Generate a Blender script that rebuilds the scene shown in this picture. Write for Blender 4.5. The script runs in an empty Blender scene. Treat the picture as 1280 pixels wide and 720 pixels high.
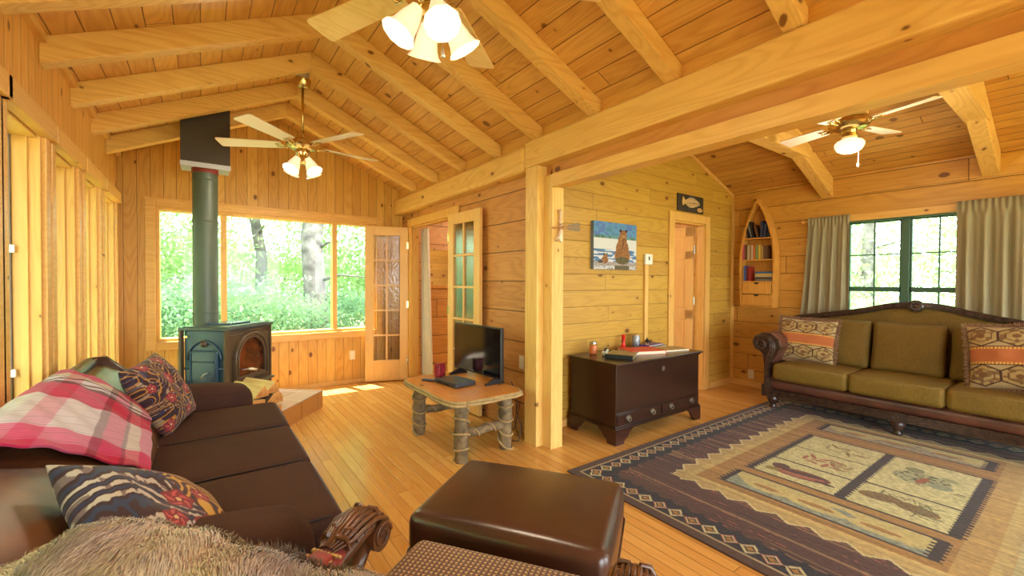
import bpy, bmesh, math, random
import numpy as np
from mathutils import Vector, Matrix
random.seed(7); rng = np.random.default_rng(7)
PI = math.pi
SC = bpy.context.scene
COL = SC.collection

# ------------------------------------------------------------------ camera, world, sun, exposure
def make_camera():
    yaw, pit, rol = math.radians(35.893), math.radians(-0.843), math.radians(0.271)
    F = Vector((math.sin(yaw), math.cos(yaw), 0)); Rt = Vector((math.cos(yaw), -math.sin(yaw), 0)); U = Vector((0, 0, 1))
    F2 = F*math.cos(pit) + U*math.sin(pit); U2 = -F*math.sin(pit) + U*math.cos(pit)
    R2 = Rt*math.cos(rol) + U2*math.sin(rol); U3 = -Rt*math.sin(rol) + U2*math.cos(rol)
    cd = bpy.data.cameras.new('camera'); cd.sensor_width = 36; cd.lens = 535.86*36/1280; cd.clip_start = .02
    co = bpy.data.objects.new('camera', cd); COL.objects.link(co)
    m = Matrix((R2, U3, -F2)).transposed().to_4x4(); m.translation = Vector((0, 0, 1.32))
    co.matrix_world = m
    SC.camera = co
make_camera()
SC.view_settings.view_transform = 'Standard'; SC.view_settings.look = 'None'
SC.view_settings.exposure = EXPOSURE = -0.12; SC.view_settings.gamma = 1.0
SC.view_settings.use_curve_mapping = False
WORLD_STRENGTH = 17.0; SUN_STRENGTH = 55.0; LAMP_W = 16.0; SHADE_EMIT = 1.1
w = bpy.data.worlds.new('sky'); SC.world = w; w.use_nodes = True
bg = w.node_tree.nodes['Background']; bg.inputs[0].default_value = (.80, .92, 1.0, 1); bg.inputs[1].default_value = WORLD_STRENGTH
sd = bpy.data.lights.new('sun', 'SUN'); sd.energy = SUN_STRENGTH; sd.angle = .01; sd.color = (1, .93, .82)
so = bpy.data.objects.new('sun', sd); COL.objects.link(so)
so.rotation_euler = Vector((-.10, .30, 1)).to_track_quat('Z', 'Y').to_euler()
def portal(x, y, z, w_, h_, d):
    l = bpy.data.lights.new('window_daylight', 'AREA'); l.shape = 'RECTANGLE'; l.size = w_; l.size_y = h_; l.cycles.is_portal = True
    o = bpy.data.objects.new('window_daylight', l); COL.objects.link(o); o.location = (x, y, z)
    o.rotation_euler = Vector(d).to_track_quat('-Z', 'Z').to_euler()
portal(.75, 5.88, 1.38, 2.3, 1.4, (0, -1, 0))
for yy in (.9, 1.6, 2.2, 2.9, 3.63, 4.36, 5.1): portal(-.86, yy, 1.2, .6, 1.75, (1, 0, 0))
portal(5.82, 1.16, 1.45, .95, 1.1, (-1, 0, 0)); portal(5.82, -1.2, 1.45, 1.4, 1.1, (-1, 0, 0))
portal(.75, -3.12, 1.2, 2.3, 2.1, (0, 1, 0)); portal(4.0, -3.12, 1.2, 2.3, 2.1, (0, 1, 0)); portal(5.82, 4.3, 1.5, 1.2, 1.2, (-1, 0, 0))  # sampling portals for unseen openings added to bring in daylight

# ------------------------------------------------------------------ node helpers and materials
def srgb(c):
    out = []
    for v in c[:3]:
        v = v/255
        out.append(v/12.92 if v <= .04045 else ((v+.055)/1.055)**2.4)
    return (*out, 1)
class NT:
    def __init__(s, name):
        s.m = bpy.data.materials.new(name); s.m.use_nodes = True; s.t = s.m.node_tree
        s.b = s.t.nodes['Principled BSDF']; s.out = s.t.nodes['Material Output']
    def put(s, inp, v):
        if isinstance(v, bpy.types.NodeSocket): s.t.links.new(v, inp)
        elif v is not None: inp.default_value = v
    def n(s, typ, ins=None, **kw):
        nd = s.t.nodes.new(typ)
        for k, v in kw.items(): setattr(nd, k, v)
        if ins:
            for k, v in ins.items(): s.put(nd.inputs[k], v)
        return nd
    def ma(s, op, a, b=None, c=None):
        nd = s.n('ShaderNodeMath', operation=op); s.put(nd.inputs[0], a)
        if b is not None: s.put(nd.inputs[1], b)
        if c is not None: s.put(nd.inputs[2], c)
        return nd.outputs[0]
    def mix(s, f, a, b, mode='MIX'):
        nd = s.n('ShaderNodeMix', data_type='RGBA', blend_type=mode); s.put(nd.inputs[0], f); s.put(nd.inputs[6], a); s.put(nd.inputs[7], b)
        return nd.outputs[2]
    def comb(s, x, y, z): 
        nd = s.n('ShaderNodeCombineXYZ'); s.put(nd.inputs[0], x); s.put(nd.inputs[1], y); s.put(nd.inputs[2], z); return nd.outputs[0]
    def mr(s, v, a, b, c=0., d=1.):
        nd = s.n('ShaderNodeMapRange', {0: v, 1: a, 2: b, 3: c, 4: d}); return nd.outputs[0]
    def noise(s, vec, scale, detail=3., dist=0., rough=.5):
        nd = s.n('ShaderNodeTexNoise', {'Scale': scale, 'Detail': detail, 'Distortion': dist, 'Roughness': rough})
        s.put(nd.inputs['Vector'], vec); return nd.outputs['Fac']
    def bump(s, h, dist=.002, st=.5):
        nd = s.n('ShaderNodeBump', {'Strength': st, 'Distance': dist, 'Height': h}); s.put(s.b.inputs['Normal'], nd.outputs[0])
    def obj(s): return s.n('ShaderNodeTexCoord').outputs['Object']
    def fin(s, col=None, rough=.5, **kw):
        s.put(s.b.inputs['Base Color'], col); s.put(s.b.inputs['Roughness'], rough)
        for k, v in kw.items(): s.put(s.b.inputs[k.replace('_', ' ')], v)
        return s.m
MC = {}
def tone(c): return tuple(a+(b-a)*.28 for a, b in zip(c, (218, 194, 108)))
def wood(name, c1, c2, dark=(95, 45, 15), al='Y', ac='X', w=0, L=0, knots=1.0, rough=.42, seam=.0016, var=.5, ksize=.035, kx=.5, groove=None, spec=.4, ring=1.0):
    if name in MC: return MC[name]
    if var > .25: c1, c2 = tone(c1), tone(c2)
    s = NT(name); P = s.obj(); sep = s.n('ShaderNodeSeparateXYZ', {0: P}).outputs
    D = {'X': sep[0], 'Y': sep[1], 'Z': sep[2]}
    a = D[al]; c = D[ac]; t = D[[k for k in 'XYZ' if k not in (al, ac)][0]]
    h = None; sm = None
    if w:
        ci = s.ma('DIVIDE', c, w); idx = s.ma('FLOOR', ci); fr = s.ma('FRACT', ci)
        r2 = s.n('ShaderNodeTexWhiteNoise', {'W': idx}, noise_dimensions='1D').outputs[0]
        d = s.ma('MULTIPLY', s.ma('MINIMUM', fr, s.ma('SUBTRACT', 1., fr)), w)
        if L:
            ai = s.ma('ADD', s.ma('DIVIDE', a, L), s.ma('MULTIPLY', r2, 7.3)); ji = s.ma('FLOOR', ai); f2 = s.ma('FRACT', ai)
            r2 = s.n('ShaderNodeTexWhiteNoise', {'Vector': s.comb(idx, ji, 0.)}, noise_dimensions='2D').outputs[0]
            d = s.ma('MINIMUM', d, s.ma('MULTIPLY', s.ma('MINIMUM', f2, s.ma('SUBTRACT', 1., f2)), L))
        sm = s.mr(d, seam*.4, seam*1.6, 1., 0.)
        h = s.mr(d, 0., groove or .006, 0., 1.)
    else:
        r2 = s.n('ShaderNodeObjectInfo').outputs['Random']
    off = s.ma('MULTIPLY', r2, 37.)
    v1 = s.comb(s.ma('ADD', s.ma('MULTIPLY', a, 1.3), off), s.ma('MULTIPLY', c, 26.), s.ma('MULTIPLY', t, 26.))
    fine = s.noise(v1, 2.2, 5., .4, .6)
    v2 = s.comb(s.ma('ADD', s.ma('MULTIPLY', a, .55), off), s.ma('MULTIPLY', c, 4.2), s.ma('MULTIPLY', t, 4.2))
    low = s.noise(v2, 1.3, 1.5, .3)
    rg = s.ma('ADD', s.ma('MULTIPLY', s.ma('SINE', s.ma('MULTIPLY', low, 95.)), .5), .5)
    rg = s.ma('POWER', rg, 1.8)
    f = s.ma('ADD', s.ma('MULTIPLY', r2, var), s.ma('ADD', s.ma('MULTIPLY', rg, .36*ring), s.ma('MULTIPLY', s.ma('SUBTRACT', fine, .35), .75)))
    f = s.n('ShaderNodeClamp', {0: f}).outputs[0]
    col = s.mix(f, srgb(c1), srgb(c2))
    if knots:
        v3 = s.comb(s.ma('ADD', s.ma('MULTIPLY', a, 3.4*kx/.5), off), s.ma('MULTIPLY', s.ma('ADD', c, t), 5.6*kx/.5), 0.)
        vo = s.n('ShaderNodeTexVoronoi', {'Vector': v3, 'Scale': 1., 'Randomness': 1.}, voronoi_dimensions='2D')
        rc = s.n('ShaderNodeSeparateColor', {0: vo.outputs['Color']}).outputs
        sz = s.ma('SUBTRACT', s.ma('MULTIPLY', s.ma('POWER', rc[0], 1.8), ksize*3.9*(.6+.4*knots)), s.ma('MULTIPLY', s.ma('LESS_THAN', rc[1], .80-.22*knots), .3))
        dd = s.ma('ADD', vo.outputs['Distance'], s.ma('MULTIPLY', s.ma('SUBTRACT', fine, .5), .05))
        k = s.mr(s.ma('SUBTRACT', dd, sz), -.03, .01, 1., 0.)
        halo = s.mr(s.ma('SUBTRACT', dd, sz), -.0, .16, .35, 0.)
        col = s.mix(halo, col, srgb(c2)); col = s.mix(s.ma('MULTIPLY', k, .85), col, srgb(dark))
    if sm is not None: col = s.mix(s.ma('MULTIPLY', sm, .9), col, srgb(tuple(v*.6 for v in dark)))
    hh = s.ma('MULTIPLY', fine, .12)
    if h is not None: hh = s.ma('ADD', hh, h)
    s.bump(hh, .004 if w else .002, .5)
    MC[name] = s.fin(col, rough, Specular_IOR_Level=spec); return MC[name]
def plain(name, c, rough=.5, metal=0., bump=0., bscale=200., spec=.5, var=.0, vscale=8., c2=None, **kw):
    if name in MC: return MC[name]
    s = NT(name); P = s.obj(); col = srgb(c)
    if var or c2:
        f = s.mr(s.noise(P, vscale, 4.), .3, .7); col = s.mix(f, srgb(c), srgb(c2 or tuple(v*(1-var) for v in c)))
    if bump: s.bump(s.noise(P, bscale, 3.), .002, bump)
    MC[name] = s.fin(col, rough, Metallic=metal, Specular_IOR_Level=spec, **kw); return MC[name]
def fabric(name, c, c2=None, scale=350., rough=.9, sheen=.3, weft=None, bump=.5, stretch=(1, 1, 1)):
    if name in MC: return MC[name]
    s = NT(name); P = s.obj()
    V = s.n('ShaderNodeVectorMath', {0: P, 1: stretch}, operation='MULTIPLY').outputs[0]
    nz = s.noise(V, scale, 2.); lo = s.noise(P, 5., 3.)
    col = s.mix(s.ma('MULTIPLY', s.mr(nz, .3, .7), .6), srgb(c), srgb(c2 or tuple(v*.7 for v in c)))
    col = s.mix(s.ma('MULTIPLY', s.mr(lo, .35, .7), .3), col, srgb(c2 or tuple(v*.7 for v in c)))
    s.bump(nz, .0015, bump)
    MC[name] = s.fin(col, rough, Sheen_Weight=sheen, Specular_IOR_Level=.25); return MC[name]
def leather(name, c, c2, rough=.33):
    if name in MC: return MC[name]
    s = NT(name); P = s.obj()
    col = s.mix(s.mr(s.noise(P, 4., 4.), .35, .68), srgb(c), srgb(c2))
    vo = s.n('ShaderNodeTexVoronoi', {'Vector': P, 'Scale': 260.}).outputs['Distance']
    s.bump(s.ma('ADD', vo, s.ma('MULTIPLY', s.noise(P, 14., 3.), 3.)), .0008, .16)
    MC[name] = s.fin(col, rough, Specular_IOR_Level=.55); return MC[name]
def vcol(name, rough=.9, bump=.3, scale=500., sheen=.1):
    if name in MC: return MC[name]
    s = NT(name); A = s.n('ShaderNodeAttribute', attribute_name='Col').outputs['Color']; P = s.obj()
    nz = s.noise(P, scale, 2.)
    col = s.mix(s.ma('MULTIPLY', nz, .22), A, (0.02, .015, .01, 1))
    if bump: s.bump(nz, .001, bump)
    MC[name] = s.fin(col, rough, Sheen_Weight=sheen, Specular_IOR_Level=.3); return MC[name]
def glow(name, c, st, base=(215, 195, 150)):
    s = NT(name); lw = s.n('ShaderNodeLayerWeight', {'Blend': .35}).outputs['Facing']
    e = s.ma('MULTIPLY', s.mr(lw, 0., 1., 1., .45), st)
    return s.fin(srgb(base), .3, Emission_Color=srgb(c), Emission_Strength=e)
def glass(name, tint=(245, 250, 248), refl=.5):
    if name in MC: return MC[name]
    s = NT(name); fr = s.n('ShaderNodeFresnel', {'IOR': 1.45}).outputs[0]
    tr = s.n('ShaderNodeBsdfTransparent', {0: srgb(tint)}).outputs[0]; gl = s.n('ShaderNodeBsdfGlossy', {'Roughness': .02}).outputs[0]
    mx = s.n('ShaderNodeMixShader', {0: s.ma('MULTIPLY', fr, refl*2), 1: tr, 2: gl}).outputs[0]
    s.t.links.new(mx, s.out.inputs[0]); MC[name] = s.m; return s.m

# ------------------------------------------------------------------ mesh builder
class MB:
    def __init__(s): s.bm = bmesh.new(); s.mi = 0
    def _f(s, fs):
        for f in fs: f.material_index = s.mi
    def box(s, x0, x1, y0, y1, z0, z1, M=None):
        v = [s.bm.verts.new(Vector(p) if M is None else M @ Vector(p)) for p in ((x0,y0,z0),(x1,y0,z0),(x1,y1,z0),(x0,y1,z0),(x0,y0,z1),(x1,y0,z1),(x1,y1,z1),(x0,y1,z1))]
        s._f([s.bm.faces.new([v[i] for i in q]) for q in ((3,2,1,0),(4,5,6,7),(0,1,5,4),(1,2,6,5),(2,3,7,6),(3,0,4,7))]); return s
    def prism(s, pts, vec, M=None):
        vec = Vector(vec); A = [Vector(p) for p in pts]; B = [p+vec for p in A]
        if M is not None: A = [M@p for p in A]; B = [M@p for p in B]
        a = [s.bm.verts.new(p) for p in A]; b = [s.bm.verts.new(p) for p in B]; n = len(a)
        fs = [s.bm.faces.new(a[::-1]), s.bm.faces.new(b)] + [s.bm.faces.new((a[i], a[(i+1)%n], b[(i+1)%n], b[i])) for i in range(n)]
        s._f(fs); return s
    def tube(s, path, r, seg=12, cap=True, sq=None):
        path = [Vector(p) for p in path]; n = len(path); rr = r if hasattr(r, '__len__') else [r]*n
        rings = []; up = None
        for i, p in enumerate(path):
            d = (path[min(i+1, n-1)] - path[max(i-1, 0)]).normalized()
            if up is None: up = Vector((0,0,1)) if abs(d.z) < .9 else Vector((1,0,0))
            u = (up - d*up.dot(d)); 
            if u.length < 1e-5: u = d.orthogonal()
            u.normalize(); v = d.cross(u); up = u
            rings.append([s.bm.verts.new(p + (u*math.cos(2*PI*k/seg)*(sq[0] if sq else 1) + v*math.sin(2*PI*k/seg)*(sq[1] if sq else 1))*rr[i]) for k in range(seg)])
        fs = []
        for i in range(n-1):
            for k in range(seg): fs.append(s.bm.faces.new((rings[i][k], rings[i][(k+1)%seg], rings[i+1][(k+1)%seg], rings[i+1][k])))
        if cap: fs += [s.bm.faces.new(rings[0][::-1]), s.bm.faces.new(rings[-1])]
        s._f(fs); return s
    def cyl(s, p0, p1, r0, r1=None, seg=20): return s.tube([p0, p1], [r0, r0 if r1 is None else r1], seg)
    def lathe(s, prof, seg=28, M=None, flute=None, cap=True):
        rings = []
        for (r, z) in prof:
            ring = []
            for k in range(seg):
                a = 2*PI*k/seg; q = r*(1+(flute[0]*math.cos(flute[1]*a) if flute else 0)); p = Vector((q*math.cos(a), q*math.sin(a), z))
                ring.append(s.bm.verts.new(p if M is None else M @ p))
            rings.append(ring)
        fs = []
        for i in range(len(rings)-1):
            for k in range(seg): fs.append(s.bm.faces.new((rings[i][k], rings[i][(k+1)%seg], rings[i+1][(k+1)%seg], rings[i+1][k])))
        if cap: fs += [s.bm.faces.new(rings[0][::-1]), s.bm.faces.new(rings[-1])]
        s._f(fs); return s
    def grid(s, fn, nu, nv, wrapu=False):
        V = [[s.bm.verts.new(fn(i/(nu if wrapu else nu-1), j/(nv-1))) for j in range(nv)] for i in range(nu)]
        fs = []
        for i in range(nu if wrapu else nu-1):
            for j in range(nv-1): fs.append(s.bm.faces.new((V[i][j], V[(i+1)%nu][j], V[(i+1)%nu][j+1], V[i][j+1])))
        s._f(fs); return V
    def rbox(s, cx, cy, cz, sx, sy, sz, r=.03, puff=0., n=10, M=None, fn=None):
        hx, hy, hz = sx/2, sy/2, sz/2; vm = {}
        def V(u, v, q):
            key = (round(u,4), round(v,4), round(q,4))
            if key in vm: return vm[key]
            p = Vector((u*hx, v*hy, q*hz))
            c = Vector((max(-hx+r, min(hx-r, p.x)), max(-hy+r, min(hy-r, p.y)), max(-hz+r, min(hz-r, p.z))))
            d = p-c
            if d.length > 1e-7: p = c + d.normalized()*r
            if puff: p.z += q*puff*(1-u*u)*(1-v*v); p.x += u*puff*.4*(1-v*v)*(1-q*q); p.y += v*puff*.4*(1-u*u)*(1-q*q)
            if fn: p = fn(p, u, v, q)
            p += Vector((cx, cy, cz)); vm[key] = s.bm.verts.new(p if M is None else M @ p); return vm[key]
        # non uniform spacing so corners are round
        def ts(h):
            e = min(.9, r/h); arr = [-1 + e*(1-math.cos(i/4*PI/2)) for i in range(4)]; arr = [-1 + e*i/4 for i in range(4)]
            mid = [-1+e + (2-2*e)*i/n for i in range(n+1)]
            return arr + mid + [-a for a in arr[::-1]]
        tx, ty, tz = ts(hx), ts(hy), ts(hz); fs = []
        def face(A, B, f, flip):
            for i in range(len(A)-1):
                for j in range(len(B)-1):
                    q = [f(A[i],B[j]), f(A[i+1],B[j]), f(A[i+1],B[j+1]), f(A[i],B[j+1])]
                    if len(set(q)) < 4: continue
                    try: fs.append(s.bm.faces.new(q[::-1] if flip else q))
                    except ValueError: pass
        for sg in (-1, 1):
            face(tx, ty, lambda a, b: V(a, b, sg), sg < 0)
            face(ty, tz, lambda a, b: V(sg, a, b), sg < 0)
            face(tz, tx, lambda a, b: V(b, sg, a), sg < 0)
        s._f(fs); return s
    def build(s, name, mats, parent=None, smooth=False, bevel=0., world=True, bseg=2, subsurf=0, solid=0., cols=None, ang=35):
        me = bpy.data.meshes.new(name)
        bmesh.ops.recalc_face_normals(s.bm, faces=s.bm.faces)
        s.bm.to_mesh(me); s.bm.free()
        for m in (mats if isinstance(mats, (list, tuple)) else [mats]): me.materials.append(m)
        if smooth: me.polygons.foreach_set('use_smooth', [True]*len(me.polygons))
        if smooth == 'auto': me.set_sharp_from_angle(angle=math.radians(ang))
        o = bpy.data.objects.new(name, me); COL.objects.link(o)
        return fin_obj(o, parent, bevel, world, bseg, subsurf, solid)
def fin_obj(o, parent=None, bevel=0., world=True, bseg=2, subsurf=0, solid=0.):
    if solid: m = o.modifiers.new('solid', 'SOLIDIFY'); m.thickness = solid; m.offset = 0
    if bevel: m = o.modifiers.new('bevel', 'BEVEL'); m.width = bevel; m.segments = bseg; m.limit_method = 'ANGLE'; m.angle_limit = math.radians(40)
    if subsurf: m = o.modifiers.new('sub', 'SUBSURF'); m.levels = subsurf; m.render_levels = subsurf
    if parent is not None:
        o.parent = parent
        if world: o.matrix_parent_inverse = (Matrix.Translation(parent.location) @ parent.rotation_euler.to_matrix().to_4x4()).inverted() if parent.parent is None else Matrix.Identity(4)
        if world and parent.parent is not None:
            # parent part itself carries identity local matrix under an already inverted root
            o.matrix_parent_inverse = Matrix.Identity(4)
    return o
def col_mesh(name, V, Fc, C, mat, parent=None, smooth=True, solid=0., world=True, bevel=0.):
    me = bpy.data.meshes.new(name); me.from_pydata([tuple(v) for v in V], [], [tuple(int(i) for i in f) for f in Fc]); me.update()
    if C is not None:
        ca = me.color_attributes.new('Col', 'FLOAT_COLOR', 'POINT')
        arr = np.ones((len(V), 4)); arr[:, :3] = C; ca.data.foreach_set('color', arr.ravel().astype(np.float32))
    me.materials.append(mat)
    if smooth: me.polygons.foreach_set('use_smooth', [True]*len(me.polygons))
    o = bpy.data.objects.new(name, me); COL.objects.link(o)
    return fin_obj(o, parent, bevel, world, solid=solid)
def grid_faces(nu, nv, flip=False):
    i, j = np.meshgrid(np.arange(nu-1), np.arange(nv-1), indexing='ij'); a = i*nv+j
    F = np.stack([a, a+nv, a+nv+1, a+1], -1).reshape(-1, 4)
    return F[:, ::-1] if flip else F
def lin(c):
    c = np.asarray(c, float)/255; return np.where(c <= .04045, c/12.92, ((c+.055)/1.055)**2.4)
def thing(name, label, cat, loc=(0,0,0), rotz=0., group=None):
    o = bpy.data.objects.new(name, None); COL.objects.link(o); o.location = loc; o.rotation_euler = (0, 0, rotz); o.empty_display_size = .1
    return tag(o, label, cat, group)
def tag(o, label, cat, group=None):
    o['label'] = label; o['category'] = cat
    if group: o['group'] = group
    return o
def st(o): o['kind'] = 'structure'; return o
def clone(root, loc=None, rz=None, label=None, parent=None):
    c = root.copy(); COL.objects.link(c)
    if parent is not None: c.parent = parent
    for ch in list(root.children): clone(ch, parent=c)
    if loc is not None: c.location = loc
    if rz is not None: c.rotation_euler = (0, 0, rz)
    if label: c['label'] = label
    return c
def smooth_noise2(shape, cells, seed):
    r = np.random.default_rng(seed); g = r.random((cells[0]+2, cells[1]+2))
    x = np.linspace(0, cells[0], shape[0]); y = np.linspace(0, cells[1], shape[1])
    xi = np.minimum(x.astype(int), cells[0]); yi = np.minimum(y.astype(int), cells[1]); xf = x-xi; yf = y-yi
    xf = xf*xf*(3-2*xf); yf = yf*yf*(3-2*yf)
    a = g[np.ix_(xi, yi)]; b = g[np.ix_(xi+1, yi)]; c = g[np.ix_(xi, yi+1)]; d = g[np.ix_(xi+1, yi+1)]
    return (a*(1-xf)[:,None]+b*xf[:,None])*(1-yf)[None]+(c*(1-xf)[:,None]+d*xf[:,None])*yf[None]

# ------------------------------------------------------------------ wood tones
GOLD1, GOLD2 = (232, 172, 92), (196, 122, 50)
W_floor = wood('floor_boards', (226, 166, 92), (190, 118, 54), al='Y', ac='X', w=.07, L=1.7, knots=0, rough=.19, seam=.0008, var=.6, ring=.5)
W_end = wood('pine_vertical_boards', (224, 166, 76), (186, 120, 42), al='Z', ac='X', w=.105, knots=.8, var=.55)
W_left = wood('pine_vertical_boards_side', (232, 168, 88), (196, 120, 50), al='Z', ac='Y', w=.105, knots=.8, var=.5)
W_part = wood('cedar_log_planks', (206, 132, 72), (160, 86, 40), al='Y', ac='Z', w=.265, L=2.3, knots=1.0, seam=.004, groove=.014, var=.5, rough=.5)
W_partx = wood('cedar_log_planks_end', (216, 142, 66), (172, 98, 38), al='X', ac='Z', w=.265, L=2.3, knots=1.0, seam=.004, groove=.014, var=.5, rough=.5)
W_chestw = wood('yellow_pine_horizontal_boards', (196, 148, 52), (162, 108, 32), al='X', ac='Z', w=.155, L=2.6, knots=1.0, seam=.0016, groove=.009, var=.45)  # yellow cast of the mixed daylight is put into this pine colour
W_sofaw = wood('pine_horizontal_logs', (210, 148, 60), (172, 104, 32), al='Y', ac='Z', w=.205, L=2.9, knots=1.5, seam=.003, groove=.012, var=.5)
W_ceil = wood('pine_ceiling_boards', (226, 164, 88), (184, 114, 50), al='Y', ac='X', w=.125, L=2.2, knots=.9, seam=.0022, var=.55)
W_ceil2 = wood('knotty_ceiling_boards', (208, 146, 70), (168, 100, 40), al='Y', ac='X', w=.095, L=3., knots=1.6, seam=.0022, var=.5)
W_bx = wood('beam_wood_x', (238, 190, 116), (200, 136, 66), al='X', ac='Y', knots=.6, var=.4)
W_by = wood('beam_wood_y', (238, 190, 112), (206, 142, 66), al='Y', ac='X', knots=.7, var=.3)
W_bz = wood('beam_wood_z', (238, 192, 112), (206, 146, 68), al='Z', ac='X', knots=.5, var=.3)
W_red = wood('header_fascia_wood', (206, 130, 62), (166, 88, 34), al='Y', ac='Z', knots=.8, var=.3)
W_tx = wood('trim_wood_x', (234, 178, 100), (208, 140, 66), al='X', ac='Z', knots=.2, var=.4)
W_ty = wood('trim_wood_y', (234, 178, 100), (208, 140, 66), al='Y', ac='Z', knots=.2, var=.4)
W_tz = wood('trim_wood_z', (234, 178, 98), (208, 140, 62), al='Z', ac='Y', knots=.2, var=.4)
W_door = wood('pale_pine_door', (236, 186, 118), (214, 152, 82), al='Z', ac='X', knots=0, var=.3, ring=.6)
W_shelf = wood('honey_shelf_wood', (214, 142, 54), (176, 98, 30), al='Z', ac='Y', knots=.3, var=.3)
GL = glass('window_glass', refl=.12); BRASS = plain('polished_brass', (212, 188, 130), .2, 1.); CHROME = plain('brushed_steel', (190, 190, 190), .3, 1.)
BLACKP = plain('black_plastic', (22, 22, 25), .35)
WHITEP = plain('white_plastic', (232, 228, 214), .4)
# ================================================================== STRUCTURE
XL, YE, XP, XS, YC, YB = -.67, 5.70, 2.25, 5.66, 2.88, -3.0
st(MB().box(-.85, 5.85, -3.2, 5.9, -.06, 0).build('floor', W_floor))
def wall_grid(name, mat, axis, p0, p1, u0, u1, z0, z1, ops):
    mb = MB(); us = sorted({u0, u1, *[o[0] for o in ops], *[o[1] for o in ops]}); zs = sorted({z0, z1, *[o[2] for o in ops], *[o[3] for o in ops]})
    for i in range(len(us)-1):
        for j in range(len(zs)-1):
            um, zm = (us[i]+us[i+1])/2, (zs[j]+zs[j+1])/2
            if any(o[0] < um < o[1] and o[2] < zm < o[3] for o in ops): continue
            if axis == 'X': mb.box(p0, p1, us[i], us[i+1], zs[j], zs[j+1])
            else: mb.box(us[i], us[i+1], p0, p1, zs[j], zs[j+1])
    bmesh.ops.remove_doubles(mb.bm, verts=mb.bm.verts, dist=1e-5)
    return st(mb.build(name, mat))
LW = [(.62, 1.16), (1.30, 1.84), (1.98, 2.52), (2.64, 3.18), (3.36, 3.90), (4.10, 4.61), (4.83, 5.40)]   # left windows (opening Y range); nearest unseen ones added to let in daylight
LZ0, LZ1 = .34, 2.05
wall_grid('wall_left', W_left, 'X', XL-.16, XL, YB, YE, 0, 2.72, [(a, b, LZ0, LZ1) for a, b in LW])
EZ0, EZ1, EX0, EX1 = .68, 2.07, -.38, 1.88
wall_grid('wall_end', W_end, 'Y', YE, YE+.15, XL-.16, XP, 0, 3.45, [(EX0, EX1, EZ0, EZ1)])
DY0, DY1, DZ = 4.16, 5.36, 2.04
wall_grid('wall_partition', W_part, 'X', XP, XP+.08, 2.56, YE, 0, 2.75, [(DY0, DY1, 0, DZ)])
CX0, CX1, CZ = 4.34, 4.99, 2.03
wall_grid('wall_chest', W_chestw, 'Y', YC, YC+.10, XP+.08, XS, 0, 3.3, [(CX0, CX1, 0, CZ)])
SY0, SY1, SZ0, SZ1 = .70, 1.66, .90, 1.985
wall_grid('wall_right', W_sofaw, 'X', XS, XS+.15, YB, YE, 0, 2.75, [(SY0, SY1, SZ0, SZ1), (-1.9, -.5, SZ0, SZ1), (3.7, 4.9, .9, 2.1)])  # second and third openings are unseen, added to let daylight in
wall_grid('wall_bedroom', W_partx, 'Y', YE, YE+.15, XP, XS+.15, 0, 2.75, [])
wall_grid('wall_back', W_end, 'Y', YB-.15, YB, XL-.16, XS+.15, 0, 3.4, [(-.4, 1.9, .1, 2.2), (2.9, 5.2, .1, 2.2)])  # large unseen openings added behind the camera to light the rooms
# header wall over the wide opening
st(MB().box(2.242, 2.33, YB, 2.56, 2.15, 2.75).build('wall_header', W_red))
# ceilings
RX, RZ = .74, 3.205
def slab(mb, x0, z0, x1, z1, y0, y1, th=.05):
    mb.prism([(x0, y0, z0), (x1, y0, z1), (x1, y0, z1+th), (x0, y0, z0+th)], (0, y1-y0, 0))
sl = (RZ-2.565)/(RX-XL)
mb = MB(); slab(mb, XL-.8, RZ-sl*(RX-XL+.8), RX, RZ, YB-.2, YE+.2); slab(mb, RX, RZ, XP+.02, RZ-sl*(XP+.02-RX), YB-.2, YE+.2)  # left slope overruns the wall as an added eave that blocks upper sky
st(mb.build('ceiling', W_ceil))
RX2, RZ2, sl2 = 3.95, 3.10, .368
mb = MB(); slab(mb, XP+.02, RZ2-sl2*(RX2-XP-.02), RX2, RZ2, YB-.2, YC+.12); slab(mb, RX2, RZ2, XS+.2, RZ2-sl2*(XS+.2-RX2), YB-.2, YC+.12)
st(mb.build('ceiling_sitting_room', W_ceil2))
st(MB().box(XP+.1, XS+.2, YC+.05, YE+.2, 2.42, 2.48).build('ceiling_bedroom', W_ceil2))
# frieze boards over the beam and under the sitting room ceiling
st(MB().box(2.195, 2.25, YB, YE, 2.40, 2.64).build('trim_1', wood('frieze_wood', (230, 164, 80), (200, 126, 50), al='Y', ac='Z', knots=.6, var=.3)))
st(MB().box(5.635, XS, YB, 2.853, 2.27, 2.50).build('trim_2', W_sofaw))
st(MB().box(5.635, 5.66, 2.85, 2.88, 0, 2.5).build('trim_3', W_bz))
mb = MB(); mb.prism([(4.0-.02, 2.86, RZ2-.05), (XS, 2.86, RZ2-sl2*(XS-3.98)-.05), (XS, 2.86, RZ2-sl2*(XS-3.98)), (3.98, 2.86, RZ2)], (0, .02, 0))
mb.prism([(3.98, 2.86, RZ2-.05), (2.4, 2.86, RZ2-sl2*(3.98-2.4)-.05), (2.4, 2.86, RZ2-sl2*(3.98-2.4)), (3.98, 2.86, RZ2)], (0, .02, 0))
st(mb.build('trim_4', W_bx))
# baseboards / shoe mouldings
st(MB().box(XL, 2.25, YE-.018, YE, 0, .05).build('baseboard_end', W_tx, bevel=.004))
st(MB().box(XL, XL+.018, YB, YE, 0, .05).build('baseboard_left', W_ty, bevel=.004))
st(MB().box(5.12, XS, YC-.018, YC, 0, .07).box(2.42, 4.22, YC-.018, YC, 0, .07).build('baseboard_chest', W_tx, bevel=.004))
st(MB().box(XS-.018, XS, YB, YC, 0, .07).build('baseboard_right', W_ty, bevel=.004))
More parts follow.
